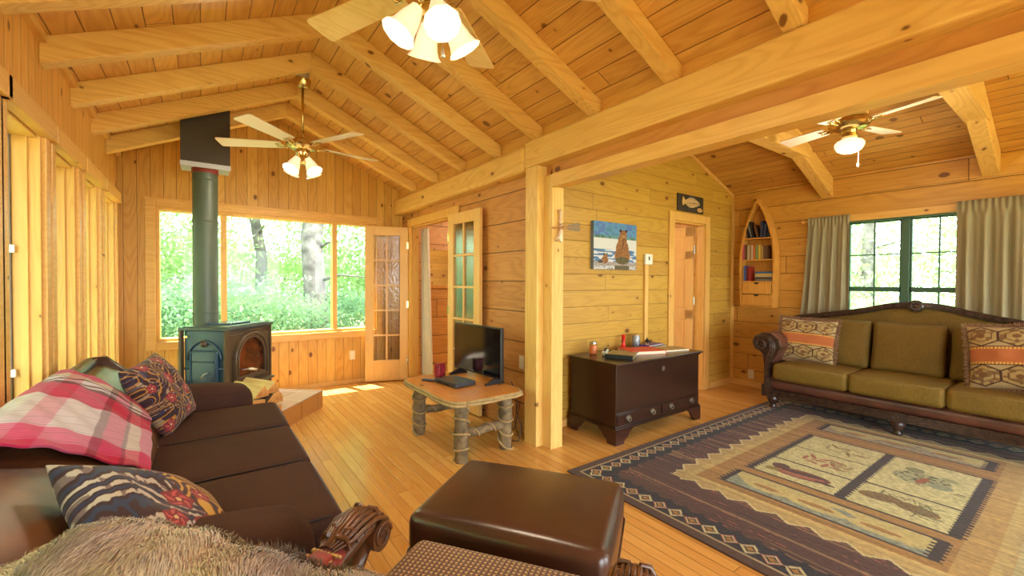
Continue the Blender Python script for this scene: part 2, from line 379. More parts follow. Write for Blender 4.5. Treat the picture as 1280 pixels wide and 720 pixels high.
# window casing + glazing end wall
def casing(mb, axis, p, u0, u1, z0, z1, w=.09, th=.022, sill=True):
    # flat frame round an opening on plane axis=p projecting towards the room (p - th / p + th)
    def B(a, b, c, d, t=th):
        if axis == 'Y': mb.box(a, b, p-t, p, c, d)
        elif axis == '+X': mb.box(p, p+t, a, b, c, d)
        else: mb.box(p-t, p, a, b, c, d)
    B(u0-w, u0, z0-w if sill else z0, z1+w); B(u1, u1+w, z0-w if sill else z0, z1+w); B(u0, u1, z1, z1+w)
    if sill: B(u0, u1, z0-w, z0)
W1 = thing('window_1', 'wide picture window on the end wall in a pine frame', 'window', (.75, YE, EZ0)); st(W1); del W1['label'], W1['category']
mb = MB(); casing(mb, 'Y', YE, EX0, EX1, EZ0, EZ1, .085, .028)
mb.box(EX0-.09, EX1+.09, YE-.05, YE, EZ1+.062, EZ1+.09)
mb.build('casing', W_tx, W1, bevel=.006)
mb = MB()
for a, b in ((EX0, EX0+.03), (EX1-.03, EX1)): mb.box(a, b, YE, YE+.14, EZ0, EZ1)
mb.box(EX0+.03, EX1-.03, YE, YE+.14, EZ0, EZ0+.03).box(EX0+.03, EX1-.03, YE, YE+.14, EZ1-.03, EZ1)
for c in (.20, 1.37): mb.box(c-.028, c+.028, YE+.03, YE+.13, EZ0+.03, EZ1-.03)
mb.build('window_frame', W_tz, W1, bevel=.005)
for a, b in ((EX0+.03, .17), (.23, 1.34), (1.40, EX1-.03)):
    MB().box(a, b, YE+.09, YE+.094, EZ0+.03, EZ1-.03).build('pane', GL, W1)
ALU = plain('window_aluminium', (205, 214, 220), .35, .3)
for k, (a, b) in enumerate(LW):
    W = bpy.data.objects.new('window_%d' % (k+2), None); COL.objects.link(W); W.location = (XL, (a+b)/2, LZ0); st(W)
    mb = MB(); casing(mb, '+X', XL, a, b, LZ0, LZ1-.002, .073, .03)
    mb.box(XL, XL+.055, a-.083, b+.083, LZ1-.006, LZ1+.090); mb.box(XL-.03, XL+.045, a-.03, b+.03, LZ0-.02, LZ0+.012)
    mb.build('casing', W_ty, W, bevel=.005)
    mb = MB(); mb.box(XL-.15, XL+.012, a, a+.022, LZ0, LZ1).box(XL-.15, XL+.012, b-.022, b, LZ0, LZ1).box(XL-.15, XL, a+.022, b-.022, LZ1-.022, LZ1).box(XL-.15, XL, a+.022, b-.022, LZ0, LZ0+.022)
    mb.box(XL-.085, XL-.03, b-.036, b-.022, LZ0, LZ1).box(XL-.085, XL-.03, a+.022, a+.036, LZ0, LZ1)
    mb.build('jamb', W_tz, W, bevel=.004)
    mb = MB(); mb.box(XL-.13, XL-.088, a+.022, a+.065, LZ0+.02, LZ1-.02).box(XL-.13, XL-.088, b-.065, b-.022, LZ0+.02, LZ1-.02).box(XL-.13, XL-.09, a+.05, b-.05, LZ1-.055, LZ1-.02).box(XL-.13, XL-.09, a+.05, b-.05, LZ0+.02, LZ0+.055)
    mb.build('sash', ALU, W, bevel=.003)
    MB().box(XL-.115, XL-.111, a+.07, b-.07, LZ0+.05, LZ1-.05).build('pane', GL, W)
    MB().box(XL-.09, XL-.07, b-.06, b-.045, 1.45, 1.49).box(XL-.09, XL-.07, b-.06, b-.045, .84, .88).build('latch', WHITEP, W, bevel=.003)
# right window (dark green casement pair)
GREEN = plain('dark_green_window_paint', (58, 92, 72), .4)
W = bpy.data.objects.new('window_9', None); COL.objects.link(W); W.location = (XS, 1.17, SZ0); st(W)
mb = MB(); casing(mb, 'X', XS, SY0, SY1, SZ0, SZ1, .075, .02); mb.build('casing', W_ty, W, bevel=.004)
mb = MB(); mb.box(XS, XS+.14, SY0, SY0+.02, SZ0, SZ1).box(XS, XS+.14, SY1-.02, SY1, SZ0, SZ1).box(XS, XS+.14, SY0+.02, SY1-.02, SZ1-.015, SZ1).box(XS, XS+.14, SY0+.02, SY1-.02, SZ0, SZ0+.02)
mb.box(XS+.03, XS+.11, 1.14, 1.20, SZ0, SZ1)
mb.build('window_frame', GREEN, W, bevel=.004)
mb = MB()
for a, b in ((SY0+.02, 1.14), (1.20, SY1-.02)):
    mb.box(XS+.05, XS+.09, a, a+.016, SZ0+.02, SZ1-.015).box(XS+.05, XS+.09, b-.016, b, SZ0+.02, SZ1-.015)
    mb.box(XS+.05, XS+.09, a, b, 1.235, 1.285); mb.box(XS+.05, XS+.09, a, b, SZ1-.03, SZ1-.015)
mb.build('sash', GREEN, W, bevel=.003)
mb = MB()
for a, b in ((SY0+.02, 1.14), (1.20, SY1-.02)):
    m_ = (a+b)/2; mb.box(XS+.06, XS+.08, m_-.006, m_+.006, SZ0, SZ1-.02); mb.box(XS+.06, XS+.08, a, b, 1.615, 1.627)
mb.build('muntin', GREEN, W)
for a, b in ((SY0+.03, 1.14), (1.20, SY1-.03)): MB().box(XS+.068, XS+.071, a, b, SZ0+.02, SZ1-.02).build('pane', GL, W)

# rafters: two arms meeting at the ridge
RAF = [5.18, 4.57, 3.94, 3.30, 2.72, 2.10, 1.50, .88, .25, -.4, -1.05]
ordn = ['first', 'second', 'third', 'fourth', 'fifth', 'sixth', 'seventh', 'eighth', 'ninth', 'tenth', 'eleventh']
for i, y in enumerate(RAF):
    if i > 8: continue
    t = thing('ceiling_rafter', 'exposed pine rafter pair meeting at the ridge, %s from the picture window wall' % ordn[i], 'rafter', (RX, y-.045, 2.4), 0, 'rafters of the vaulted ceiling')
    if i == 8: t['label'] = 'exposed pine rafter pair nearest the viewer, ninth from the picture window wall'
    dz = .185
    MB().prism([(XL, y-.09, 2.425), (RX, y-.09, 2.425+sl*(RX-XL)), (RX, y-.09, RZ), (XL, y-.09, 2.565)], (0, .09, 0)).build('rafter_arm', W_bx, t, bevel=.004)
    MB().prism([(2.195, y-.09, 2.445), (RX, y-.09, 2.425+sl*(RX-XL)), (RX, y-.09, RZ), (2.195, y-.09, RZ-sl*(2.195-RX))], (0, .09, 0)).build('rafter_arm', W_bx, t, bevel=.004)
# top plate strip where ceiling meets left wall
st(MB().box(XL, XL+.03, YB, YE, 2.535, 2.60).build('trim_5', W_ty))
# beams
b1 = MB().box(2.125, 2.27, 2.80, YE, 2.22, 2.43).build('support_beam', W_by, bevel=.035, bseg=4); tag(b1, 'rounded pine beam above the french doors, carrying the rafter ends', 'beam')
b2 = MB().box(2.145, 2.33, YB, 2.80, 2.245, 2.455).build('support_beam', W_by, bevel=.012); tag(b2, 'long heavy squared pine beam over the wide opening to the sitting room', 'beam')
# post
pt = MB().box(2.15, 2.25, 2.635, 2.79, 0, 2.245).build('support_post', W_bz, bevel=.006); tag(pt, 'square pine post holding up the beam beside the wide opening', 'post')
# opening casing: side trim + jamb + header casing
mb = MB(); mb.box(2.215, 2.24, 2.53, 2.635, 0, 2.16); st(mb.build('trim_6', W_bz, bevel=.004))
mb = MB(); mb.box(2.24, 2.335, 2.53, 2.56, 0, 2.07); st(mb.build('trim_7', W_bz, bevel=.003))
mb = MB(); mb.box(2.205, 2.24, YB, 2.53, 2.06, 2.16); st(mb.build('trim_8', W_by, bevel=.004))
mb = MB(); mb.box(2.24, 2.335, YB, 2.53, 2.065, 2.15); st(mb.build('trim_9', W_ty, bevel=.003))

# trusses in the sitting room
def truss(y, label):
    t = thing('roof_truss', label, 'truss', (RX2, y, 2.25), 0, 'roof trusses of the sitting room'); h = .055
    def zc(x): return RZ2-sl2*abs(x-RX2)-.002
    for sg in (1, -1):
        xe = RX2+sg*(5.635-RX2) if sg > 0 else 2.42
        z0 = 2.27
        MB().prism([(xe, y-h, z0 if sg > 0 else 2.3), (xe-sg*.13, y-h, z0+.05), (RX2, y-h, 2.93), (RX2, y-h, zc(RX2)), (xe, y-h, zc(xe))], (0, 2*h, 0)).build('rafter_arm', W_bx, t, bevel=.006)
    MB().prism([(4.96, y-h-.012, 2.585), (2.92, y-h-.012, 2.585), (3.2, y-h-.012, 2.72), (4.68, y-h-.012, 2.72)], (0, 2*h+.024, 0)).build('collar_tie', W_bx, t, bevel=.006)
truss(1.82, 'pine truss over the sitting room nearer the boat shaped bookshelf'); truss(.60, 'pine truss over the sitting room beyond the lit ceiling light, at right')
truss(-.75, 'pine truss over the sitting room nearest the viewer side')

# french doors
def french_leaf(name, hinge, ang, width, H=2.02, wavy=None):
    d = bpy.data.objects.new(name, None); COL.objects.link(d); d.location = hinge; d.rotation_euler = (0, 0, ang); st(d)
    th = .018; sw = .105; z0, z1 = .27, H-.115; mb = MB()
    mb.box(0, sw, -th, th, 0, H).box(width-sw, width, -th, th, 0, H).box(sw, width-sw, -th, th, 0, z0).box(sw, width-sw, -th, th, z1, H)
    mb.build('door_frame', W_door, d, bevel=.003, world=False)
    mb = MB(); cw = (width-2*sw)/2; rh = (z1-z0)/5
    mb.box(sw+cw-.011, sw+cw+.011, -.014, .014, z0, z1)
    for k in range(1, 5): mb.box(sw, width-sw, -.014, .014, z0+k*rh-.011, z0+k*rh+.011)
    mb.build('muntin', W_door, d, world=False, bevel=.002)
    for k in range(5):
        for c in range(2): MB().box(sw+c*cw+.008, sw+c*cw+cw-.008, -.003, .003, z0+k*rh+.008, z0+k*rh+rh-.008).build('glass_pane', wavy or GL, d, world=False)
    for z in (.25, 1.0, 1.78): MB().cyl((-.006, 0, z-.045), (-.006, 0, z+.045), .008).box(-.004, .02, -.02, .02, z-.045, z+.045).build('hinge', BRASS, d, world=False)
    return d
s_ = NT('door_glass'); nz = s_.noise(s_.obj(), 35., 2.); bp = s_.n('ShaderNodeBump', {'Strength': .6, 'Distance': .004, 'Height': nz}).outputs[0]
fr = s_.n('ShaderNodeFresnel', {'IOR': 1.6, 'Normal': bp}).outputs[0]; tr = s_.n('ShaderNodeBsdfTransparent', {0: srgb((248, 246, 238))}).outputs[0]
gl_ = s_.n('ShaderNodeBsdfGlossy', {'Roughness': .03, 'Normal': bp}).outputs[0]
s_.t.links.new(s_.n('ShaderNodeMixShader', {0: s_.mr(fr, 0., 1., .0, .8), 1: tr, 2: gl_}).outputs[0], s_.out.inputs[0]); DG = s_.m
french_leaf('door_1', (2.225, 5.44, .012), PI-math.atan2(.17, .5), .54, wavy=DG)
french_leaf('door_2', (2.155, 4.13, .012), -PI/2 + math.atan2(.03, .6), .60, wavy=DG)
# french door casing and jamb
mb = MB(); mb.box(XP-.022, XP, DY1, DY1+.085, 0, 2.04).box(XP-.022, XP, DY0-.085, DY0, 0, 2.04).box(XP-.028, XP, DY0-.10, DY1+.10, 2.04, 2.135); st(mb.build('trim_11', W_tz, bevel=.004))
mb = MB(); mb.box(XP+.001, XP+.085, DY1-.02, DY1, 0, DZ-.001).box(XP+.001, XP+.085, DY0, DY0+.02, 0, DZ-.001).box(XP+.001, XP+.085, DY0, DY1, DZ-.02, DZ-.001); st(mb.build('trim_12', W_tz))
# chest wall door: casing, jamb, open leaf
mb = MB(); casing(mb, 'Y', YC, CX0, CX1, 0, CZ, .095, .022, sill=False); st(mb.build('trim_13', W_tz, bevel=.004))
mb = MB(); mb.box(CX0-.001, CX0+.02, YC, YC+.11, 0, CZ).box(CX1-.02, CX1+.001, YC, YC+.11, 0, CZ).box(CX0, CX1, YC, YC+.11, CZ-.02, CZ); st(mb.build('trim_14', W_tz))
D3 = bpy.data.objects.new('door_3', None); COL.objects.link(D3); D3.location = (4.955, 3.0, .012); D3.rotation_euler = (0, 0, math.radians(97)); st(D3)
Wd = .62; mb = MB(); zz = [0, .22, .85, .97, 1.60, 1.70, 1.88, 2.0]; cs = [(.10, .28), (.34, .52)]
mb.box(0, Wd, -.012, .012, 0, 2.0)
for x0, x1 in ((0, .10), (.28, .34), (.52, Wd)): mb.box(x0, x1, -.018, .018, 0, 2.0)
for z0, z1 in ((0, .22), (.85, .97), (1.60, 1.70), (1.88, 2.0)): mb.box(0, Wd, -.018, .018, z0, z1)
for x0, x1 in cs:
    for z0, z1 in ((.22, .85), (.97, 1.60), (1.70, 1.88)): mb.box(x0+.025, x1-.025, -.017, .017, z0+.025, z1-.025)
mb.build('door_panel', W_door, D3, bevel=.004, world=False)
for z in (.3, 1.08, 1.72): MB().cyl((-.008, 0, z-.05), (-.008, 0, z+.05), .009).box(-.03, .0, -.022, -.016, z-.05, z+.05).build('hinge', CHROME, D3, world=False)
MB().lathe([(.012, 0), (.012, .03), (.027, .045), (.027, .06), (.0, .065)], M=Matrix.Translation((.56, -.018, 1.0)) @ Matrix.Rotation(PI/2, 4, 'X')).build('door_knob', BRASS, D3, smooth=True, world=False)

# ================================================================== OUTSIDE
BARK = plain('tree_bark', (150, 138, 142), .95, var=.4, vscale=6.)
GRASS = plain('forest_floor', (120, 140, 80), 1., c2=(150, 130, 90), vscale=.7)
st(MB().box(-60, 60, -60, 60, -.75, -.7).build('ground', GRASS))
def leafmat(name, c, c2):
    s = NT(name); P = s.n('ShaderNodeNewGeometry').outputs['Position']
    col = s.mix(s.mr(s.noise(P, .9, 3.), .35, .65), srgb(c), srgb(c2))
    df = s.n('ShaderNodeBsdfDiffuse', {0: col}).outputs[0]; tl = s.n('ShaderNodeBsdfTranslucent', {0: col}).outputs[0]
    s.t.links.new(s.n('ShaderNodeMixShader', {0: .45, 1: df, 2: tl}).outputs[0], s.out.inputs[0]); return s.m
LF = [leafmat('leaves_bright', (170, 200, 142), (200, 218, 172)), leafmat('leaves_deep', (132, 166, 132), (168, 194, 160))]
def foliage_mesh(name, mat, n, rad, zlo, zhi, size, seed):
    r = np.random.default_rng(seed); nc = 46
    ang = r.random(nc)*2*PI; zz = zlo+(zhi-zlo)*r.random(nc); rr = rad*np.sqrt(r.random(nc))*(1-.45*(zz-zlo)/(zhi-zlo))
    C = np.stack([rr*np.cos(ang), rr*np.sin(ang), zz], 1)
    ci = r.integers(0, nc, n); P = C[ci] + r.normal(size=(n, 3))*np.array([.55, .55, .22])*rad/2.2
    a = r.normal(size=(n, 3)); a /= np.linalg.norm(a, axis=1)[:, None]; b = np.cross(a, r.normal(size=(n, 3))); b /= np.linalg.norm(b, axis=1)[:, None]
    s = size*(.6+.8*r.random(n))[:, None]
    V = np.stack([P-a*s, P+b*s*.5, P+a*s, P-b*s*.5], 1).reshape(-1, 3); F = np.arange(4*n).reshape(-1, 4)
    me = bpy.data.meshes.new(name); me.from_pydata(V.tolist(), [], F.tolist()); me.materials.append(mat); return me
FM = [foliage_mesh('crown', LF[0], 16000, 2.3, 0.4, 6.5, .055, 1), foliage_mesh('crown', LF[1], 16000, 2.4, .2, 7.5, .055, 2), foliage_mesh('bush', LF[0], 9000, 1.25, -.6, 1.2, .035, 3), foliage_mesh('crown', LF[0], 12000, 2.6, 3.2, 8.5, .055, 6)]
def trunk_mesh(r, h, seed):
    q = random.Random(seed); mb = MB(); mb.tube([(q.uniform(-.06, .06)*k, q.uniform(-.06, .06)*k, -.72+h*k/6) for k in range(7)], [r*(1.25 if k == 0 else 1-.08*k) for k in range(7)], 14)
    for k in range(9):
        z = .6+h*.7*k/9; a = q.uniform(0, 2*PI); L = q.uniform(.8, 1.6); mb.tube([(0, 0, z), (L*.5*math.cos(a), L*.5*math.sin(a), z+.15), (L*math.cos(a), L*math.sin(a), z+.1)], [r*.16, r*.1, .01], 6)
    return mb
trunks = [trunk_mesh(.26, 9, 4).build('trunk', BARK, smooth=True), trunk_mesh(.15, 8, 5).build('trunk', BARK, smooth=True)]
def tree(x, y, k, tk, label, sc=1., rz=0.):
    t = thing('forest_tree' if k != 2 else 'leafy_bush', label, 'tree' if k != 2 else 'bush', (x, y, 0), rz, 'trees outside the windows'); t.scale = (sc,)*3
    if k == 2: t.location.z = -.1
    c = bpy.data.objects.new('crown', FM[k]); COL.objects.link(c); c.parent = t
    if tk is not None:
        o = bpy.data.objects.new('trunk', trunks[tk].data); COL.objects.link(o); o.parent = t
    return t
for a_ in ((2.05, 10.2, 3, 0, 'thick grey trunked tree right of center in the picture window'), (1.15, 12.2, 3, 1, 'slimmer dark trunked tree just left of the thick trunk in the picture window'), (4.1, 12.6, 3, 1, 'dark trunked tree near the right mullion of the picture window'), (-.9, 11.5, 3, 1, 'dark trunked tree left of the stove pipe in the picture window')): tree(*a_)
def foliage_mass(name, label, items, mat_i, seed):
    # uncountable leaves of the woods: one stuff object; items = (x, y, scale, kind)
    VV = []; 
    for k, (x, y, sc, kd) in enumerate(items):
        me = FM[kd]; n = len(me.vertices); c = np.empty(n*3, np.float32); me.vertices.foreach_get('co', c); c = c.reshape(-1, 3)*sc
        a = k*1.7+seed; R_ = np.array([[math.cos(a), -math.sin(a), 0], [math.sin(a), math.cos(a), 0], [0, 0, 1]]); VV.append(c @ R_.T + np.array([x, y, 0]))
    V = np.vstack(VV); F = np.arange(len(V)).reshape(-1, 4); me = bpy.data.meshes.new(name); me.vertices.add(len(V)); me.vertices.foreach_set('co', V.ravel().astype(np.float32))
    me.loops.add(len(V)); me.loops.foreach_set('vertex_index', F.ravel().astype(np.int32)); me.polygons.add(len(F)); me.polygons.foreach_set('loop_start', (np.arange(len(F))*4).astype(np.int32)); me.update(); me.validate()
    me.materials.append(LF[mat_i]); o = bpy.data.objects.new(name, me); COL.objects.link(o); tag(o, label, 'foliage'); o['kind'] = 'stuff'; return o
q = random.Random(11)
foliage_mass('woodland_foliage', 'dense pale green leaves of the woods behind the picture window', [(-6+i*.95+q.uniform(-.4, .4), q.choice([12.5, 14.5, 17, 19])+q.uniform(-.8, .8), q.uniform(.85, 1.3), i % 2) for i in range(20)], 0, 1)
foliage_mass('undergrowth', 'low leafy undergrowth just outside the picture window', [(-4.5+i*1.0, 9.6+q.uniform(-.5, 1.4), q.uniform(.7, 1.1), 2) for i in range(12)], 1, 2)
foliage_mass('side_foliage', 'leaves of the woods outside the narrow left windows', [(-4.4-q.uniform(0, 3.5), -3+i*1.6, q.uniform(.9, 1.2), i % 2) for i in range(10)], 0, 3)  # set close and dense to cut sky light on the left wall
foliage_mass('back_foliage', 'bright leaves outside the green framed window above the olive sofa', [(10+q.uniform(0, 4.5), -3.5+i*1.9, q.uniform(.9, 1.2), i % 2) for i in range(6)]+[(9.2, .4+i*.9, .85, 2) for i in range(3)], 0, 4)
for a_ in ((10.3, 2.6, 3, 1, 'slim tree outside the left pane of the green framed window', .8), (11.5, 1.4, 3, 1, 'slim tree outside the right pane of the green framed window', .8)): tree(*a_)
for t_ in trunks: bpy.data.objects.remove(t_)
# ================================================================== BIG FURNITURE
# ---------- rug
def rug():
    x0, x1, y0, y1 = 2.05, 5.33, -.27, 2.17; nu, nv = 520, 390
    xs = np.linspace(x0, x1, nu); ys = np.linspace(y0, y1, nv); X, Y = np.meshgrid(xs, ys, indexing='ij')
    C = np.zeros((nu, nv, 3))
    def put(m, c):
        C[m] = c if not (isinstance(c, np.ndarray) and c.ndim == 3) else c[m]
    streak = smooth_noise2((nu, nv), (260, 2), 3)*.8 + smooth_noise2((nu, nv), (120, 9), 4)*.2
    fine = smooth_noise2((nu, nv), (250, 180), 5)
    dl, dr, db, dt = X-x0, x1-X, Y-y0, y1-Y
    d = np.minimum(np.minimum(dl, dr), np.minimum(db, dt))
    base = np.array([88, 56, 50.])*(0.8+.45*streak[..., None]); C[:] = base
    put((streak > .70), np.array([150, 118, 84.])); put((streak < .17), np.array([56, 38, 44.])); put((streak > .63) & (streak < .66) & (fine > .4), np.array([170, 95, 80.]))
    s = np.where((d == dl) | (d == dr), Y-y0, X-x0); P = .102
    tri = np.abs(((s/(P/4)) % 1)-.5)
    band = (d < .235 - .03*np.floor((np.abs(((s/P) % 1)-.5)*2)*4)/4)
    put(band, np.array([38, 36, 46.]))
    q = np.round((np.abs(((s/P) % 1)-.5)*P*1.0)/.006)*.006; r = q + np.abs(np.round((d-.130)/.006)*.006)*1.0
    odd = (np.floor(s/P) % 2) > .5
    put(band & (r < .053), np.array([214, 198, 160.])); put(band & (r < .053) & odd, np.array([168, 50, 58.])); put(band & (r < .044) & odd, np.array([205, 185, 150.]))
    put(band & (r < .034), np.array([48, 44, 40.])); put(band & (r < .019), np.array([176, 126, 60.]))
    put(d < .075, np.array([72, 48, 42.])); put((d > .06) & (d < .072), np.array([190, 168, 130.])); put(d < .06, np.array([84, 58, 46.]))
    # inner gold field with stepped and zigzag edge
    ix0, ix1, iy0, iy1 = 2.64, 4.86, .20, 1.70
    di = np.minimum(np.minimum(X-ix0, ix1-X), np.minimum(Y-iy0, iy1-Y))
    si = np.where((np.abs(X-ix0) < np.abs(Y-iy1)) & (np.abs(X-ix0) < np.abs(Y-iy0)) | (np.abs(ix1-X) < .12), Y, X)
    zz = np.abs(((si/.165) % 1)-.5)*2
    put(di > -.06*zz, np.array([196, 168, 112.])*(0.85+.3*streak[..., None]))
    put(np.abs(di+.06*zz) < .009, np.array([222, 206, 160.]))
    put((di > .03+.035*np.floor(zz*3)/3), np.array([206, 180, 118.])*(0.85+.3*streak[..., None]))
    put(di > .085, np.array([180, 136, 74.])*(0.78+.4*streak[..., None]))
    put((di > .085) & (Y < .40), np.array([196, 160, 96.])*(0.85+.3*streak[..., None]))
    put((Y < .22) & (Y > -.02) & (X > 2.5) & (X < 5.0), np.array([204, 188, 136.])*(0.85+.3*streak[..., None]))
    def rect(a, b, c, e, col): put((X > a) & (X < b) & (Y > c) & (Y < e), np.array(col, float))
    jag = .008*np.sign(np.sin(X*160))
    DK = [58, 44, 42.]
    def ell(cx, cy, rx, ry, ang, col, ring=None):
        a, b = X-cx, Y-cy; ca, sa = math.cos(ang), math.sin(ang); u = (a*ca+b*sa)/rx; v = (-a*sa+b*ca)/ry; m = u*u+v*v < 1
        if ring: m &= u*u+v*v > ring
        put(m, np.array(col, float)); return m
    # long lake panels
    for a, b, near in ((2.79, 3.06, True), (4.46, 4.72, False)):
        m = (X > a) & (X < b) & (Y > .43-jag) & (Y < 1.50+jag); put(m, np.array(DK))
        m = (X > a+.022) & (X < b-.022) & (Y > .49+jag) & (Y < 1.455); cc = np.array([150, 158, 146.]) if near else np.array([168, 156, 130.])
        put(m, cc*(.9+.2*fine[..., None]))
        k = a+.135+.05*np.sin(Y*9)+.02*np.sin(Y*31)
        put(m & (X > k), np.array([208, 192, 132.]))
        for cy, l in ((1.25, .13), (.98, .16), (.68, .15)):
            ell(a+.12, cy, .055, l, .0, [214, 196, 136]) if near else None
            mm = ((X-a-.13)/.022)**2+((Y-cy)/(l*.6))**2 < 1; put(mm & m, np.array([178, 134, 76.])); put(mm & m & (X < a+.118), np.array([120, 92, 60.]))
    # main panel
    put((X > 3.14) & (X < 4.27) & (Y > .40+jag) & (Y < 1.485+jag), np.array(DK))
    PC = [214, 206, 156.]
    for a, b, c, e in ((3.16, 3.49, .965, 1.44), (3.505, 3.86, .965, 1.44), (3.875, 4.25, .965, 1.44), (3.16, 3.54, .465, .905), (3.555, 4.25, .465, .905)):
        m = (X > a) & (X < b) & (Y > c+jag*.6) & (Y < e+jag*.6); put(m, np.array(PC)*(.93+.12*fine[..., None]))
    # duck
    ell(3.31, 1.20, .075, .17, .12, [120, 70, 56]); ell(3.30, 1.20, .045, .14, .12, [176, 104, 84]); ell(3.33, 1.19, .018, .13, .15, [70, 52, 50]); ell(3.36, 1.34, .05, .055, 0, [96, 58, 48]); ell(3.27, 1.36, .035, .045, .3, [150, 128, 66]); ell(3.285, 1.05, .015, .06, -.1, [80, 56, 46])
    # leaves
    for k in range(9): ell(3.68+.07*math.sin(k*2.1), 1.26-.028*k+.04, .05, .014, .6*k, [172, 104, 84]); 
    for k in range(8): ell(3.68+.06*math.sin(k*1.7+1), 1.14-.015*k, .045, .013, .8*k+.5, [168, 148, 104])
    for k in range(9): ell(4.06+.07*math.sin(k*2.3), 1.28-.03*k, .05, .012, .7*k, [140, 118, 70] if k % 2 else [172, 160, 120])
    # pine cones
    for cx, cy, an in ((3.37, .79, .25), (3.35, .62, -.2)):
        m = ell(cx, cy, .062, .105, an, [150, 122, 74]); g = (np.abs(np.sin((X+Y)*95)) < .28) | (np.abs(np.sin((X-Y)*95)) < .28); put(m & g, np.array([78, 58, 40.]))
    for k in range(12): ell(3.35+.09*math.sin(k*1.9), .56+.03*math.cos(k)+.004*k, .05, .005, .5*k, [120, 116, 80])
    for k in range(7): ell(3.46, .80-.03*k, .045, .005, .7*k, [130, 126, 92])
    # fish
    m = ell(3.90, .70, .12, .145, .25, [176, 178, 140]); put(m & (smooth_noise2((nu, nv), (210, 150), 9) > .62), np.array([96, 92, 62.])); ell(3.87, .69, .075, .022, -.2, [166, 96, 58]); ell(3.84, .60, .05, .06, .3, [150, 160, 134]); ell(4.05, .76, .05, .05, .4, [140, 140, 106]); ell(4.02, .58, .03, .05, -.4, [160, 164, 128]); ell(3.80, .50, .008, .03, 0, [120, 110, 80]); ell(3.77, .51, .006, .04, 0, [120, 110, 80])
    C = np.clip(C*(.82+.14*fine[..., None])*np.array([1, 1, .93]), 0, 255)
    Z = .009+.0015*fine
    V = np.stack([X, Y, Z], -1).reshape(-1, 3)
    Cf = lin(C.reshape(-1, 3))
    F = grid_faces(nu, nv)
    # skirt down to the floor
    ring = [(i, 0) for i in range(nu)] + [(nu-1, j) for j in range(1, nv)] + [(i, nv-1) for i in range(nu-2, -1, -1)] + [(0, j) for j in range(nv-2, 0, -1)]
    idx = np.array([i*nv+j for i, j in ring]); base_i = len(V); V2 = V[idx].copy(); V2[:, 2] = .0005; n = len(idx)
    Fs = np.array([[idx[k], base_i+k, base_i+(k+1) % n, idx[(k+1) % n]] for k in range(n)])
    o = col_mesh('area_rug', np.vstack([V, V2]), np.vstack([F, Fs]), np.vstack([Cf, Cf[idx]]), vcol('woven_wool', .95, .4, 700.), smooth=False)
    tag(o, 'large woven lodge rug with diamond border, duck, pine cone and fish panels', 'rug')
rug()

# ---------- pillow helper
def pillow(name, w, h, t, colfn, M, label, cat='pillow', n=60, fringe=None, group=None, piping=None, pc=.10):
    u = np.linspace(-1, 1, n); U, Vv = np.meshgrid(u, u, indexing='ij')
    env = np.clip((1-np.abs(U)**2.6)*(1-np.abs(Vv)**2.6), 0, 1)**.5
    pin = 1-pc*(np.abs(U)**2*(1-np.abs(Vv)**1.5))*.0
    X = U*w/2*(1-pc*(1-np.abs(U)**2*0)*(1-np.abs(Vv)**4)*0-pc*.6*(Vv**2 < 2)*(1-Vv**2)*np.abs(U)**3)
    Y = Vv*h/2*(1-pc*.6*(1-U**2)*np.abs(Vv)**3)
    wr = (smooth_noise2((n, n), (6, 6), hash(name+label) % 1000 if False else len(label))-.5)*.02*env
    out = []
    for s in (1, -1):
        Z = s*(t/2*env)+wr*(s > 0); out.append(np.stack([X, Y, Z], -1).reshape(-1, 3))
    V = np.vstack(out); C = lin(colfn(U, Vv).reshape(-1, 3)); F = np.vstack([grid_faces(n, n), grid_faces(n, n, True)+n*n])
    root = thing(name, label, cat, M.to_translation(), 0, group); root.rotation_euler = M.to_euler()
    o = col_mesh('cushion_body', V, F, np.vstack([C, C]), vcol('tapestry_fabric', .9, .4, 600.), root, world=False)
    ed = [(math.cos(a), math.sin(a)) for a in np.linspace(0, 2*PI, 65)]
    def edge(k):
        # walk around the square outline
        k = k % 4; a = int(k); f = (k-a)*2-1
        U_, V_ = [(f, -1), (1, f), (-f, 1), (-1, -f)][a]
        return Vector((U_*w/2*(1-pc*.6*(1-V_**2)*abs(U_)**3), V_*h/2*(1-pc*.6*(1-U_**2)*abs(V_)**3), 0))
    path = [edge(4*k/80) for k in range(81)]
    if piping: 
        mb = MB(); mb.tube(path, .005, 6, cap=False); mb.build('piping', piping, root, smooth=True, world=False)
    if fringe:
        mb = MB(); q = random.Random(3)
        for k in range(700):
            p = edge(4*k/700+q.uniform(0, .005)); d = p.normalized(); e = p + d*q.uniform(.022, .038)+Vector((q.uniform(-.01, .01), q.uniform(-.01, .01), q.uniform(-.012, .012)))
            sd_ = Vector((-d.y, d.x, 0))*.0032; zz = Vector((0, 0, .0032))
            a = [mb.bm.verts.new(v) for v in (p-d*.004-sd_, p-d*.004+sd_, e+sd_, e-sd_)]; mb.bm.faces.new(a)
            a = [mb.bm.verts.new(v) for v in (p-d*.004-zz, p-d*.004+zz, e+zz, e-zz)]; mb.bm.faces.new(a)
        mb.build('fringe', fringe, root, world=False)
    return root
def frame(center, normal, up):
    z = Vector(normal).normalized(); y = Vector(up); y = (y - z*y.dot(z)).normalized(); x = y.cross(z)
    m = Matrix((x, y, z)).transposed().to_4x4(); m.translation = Vector(center); return m

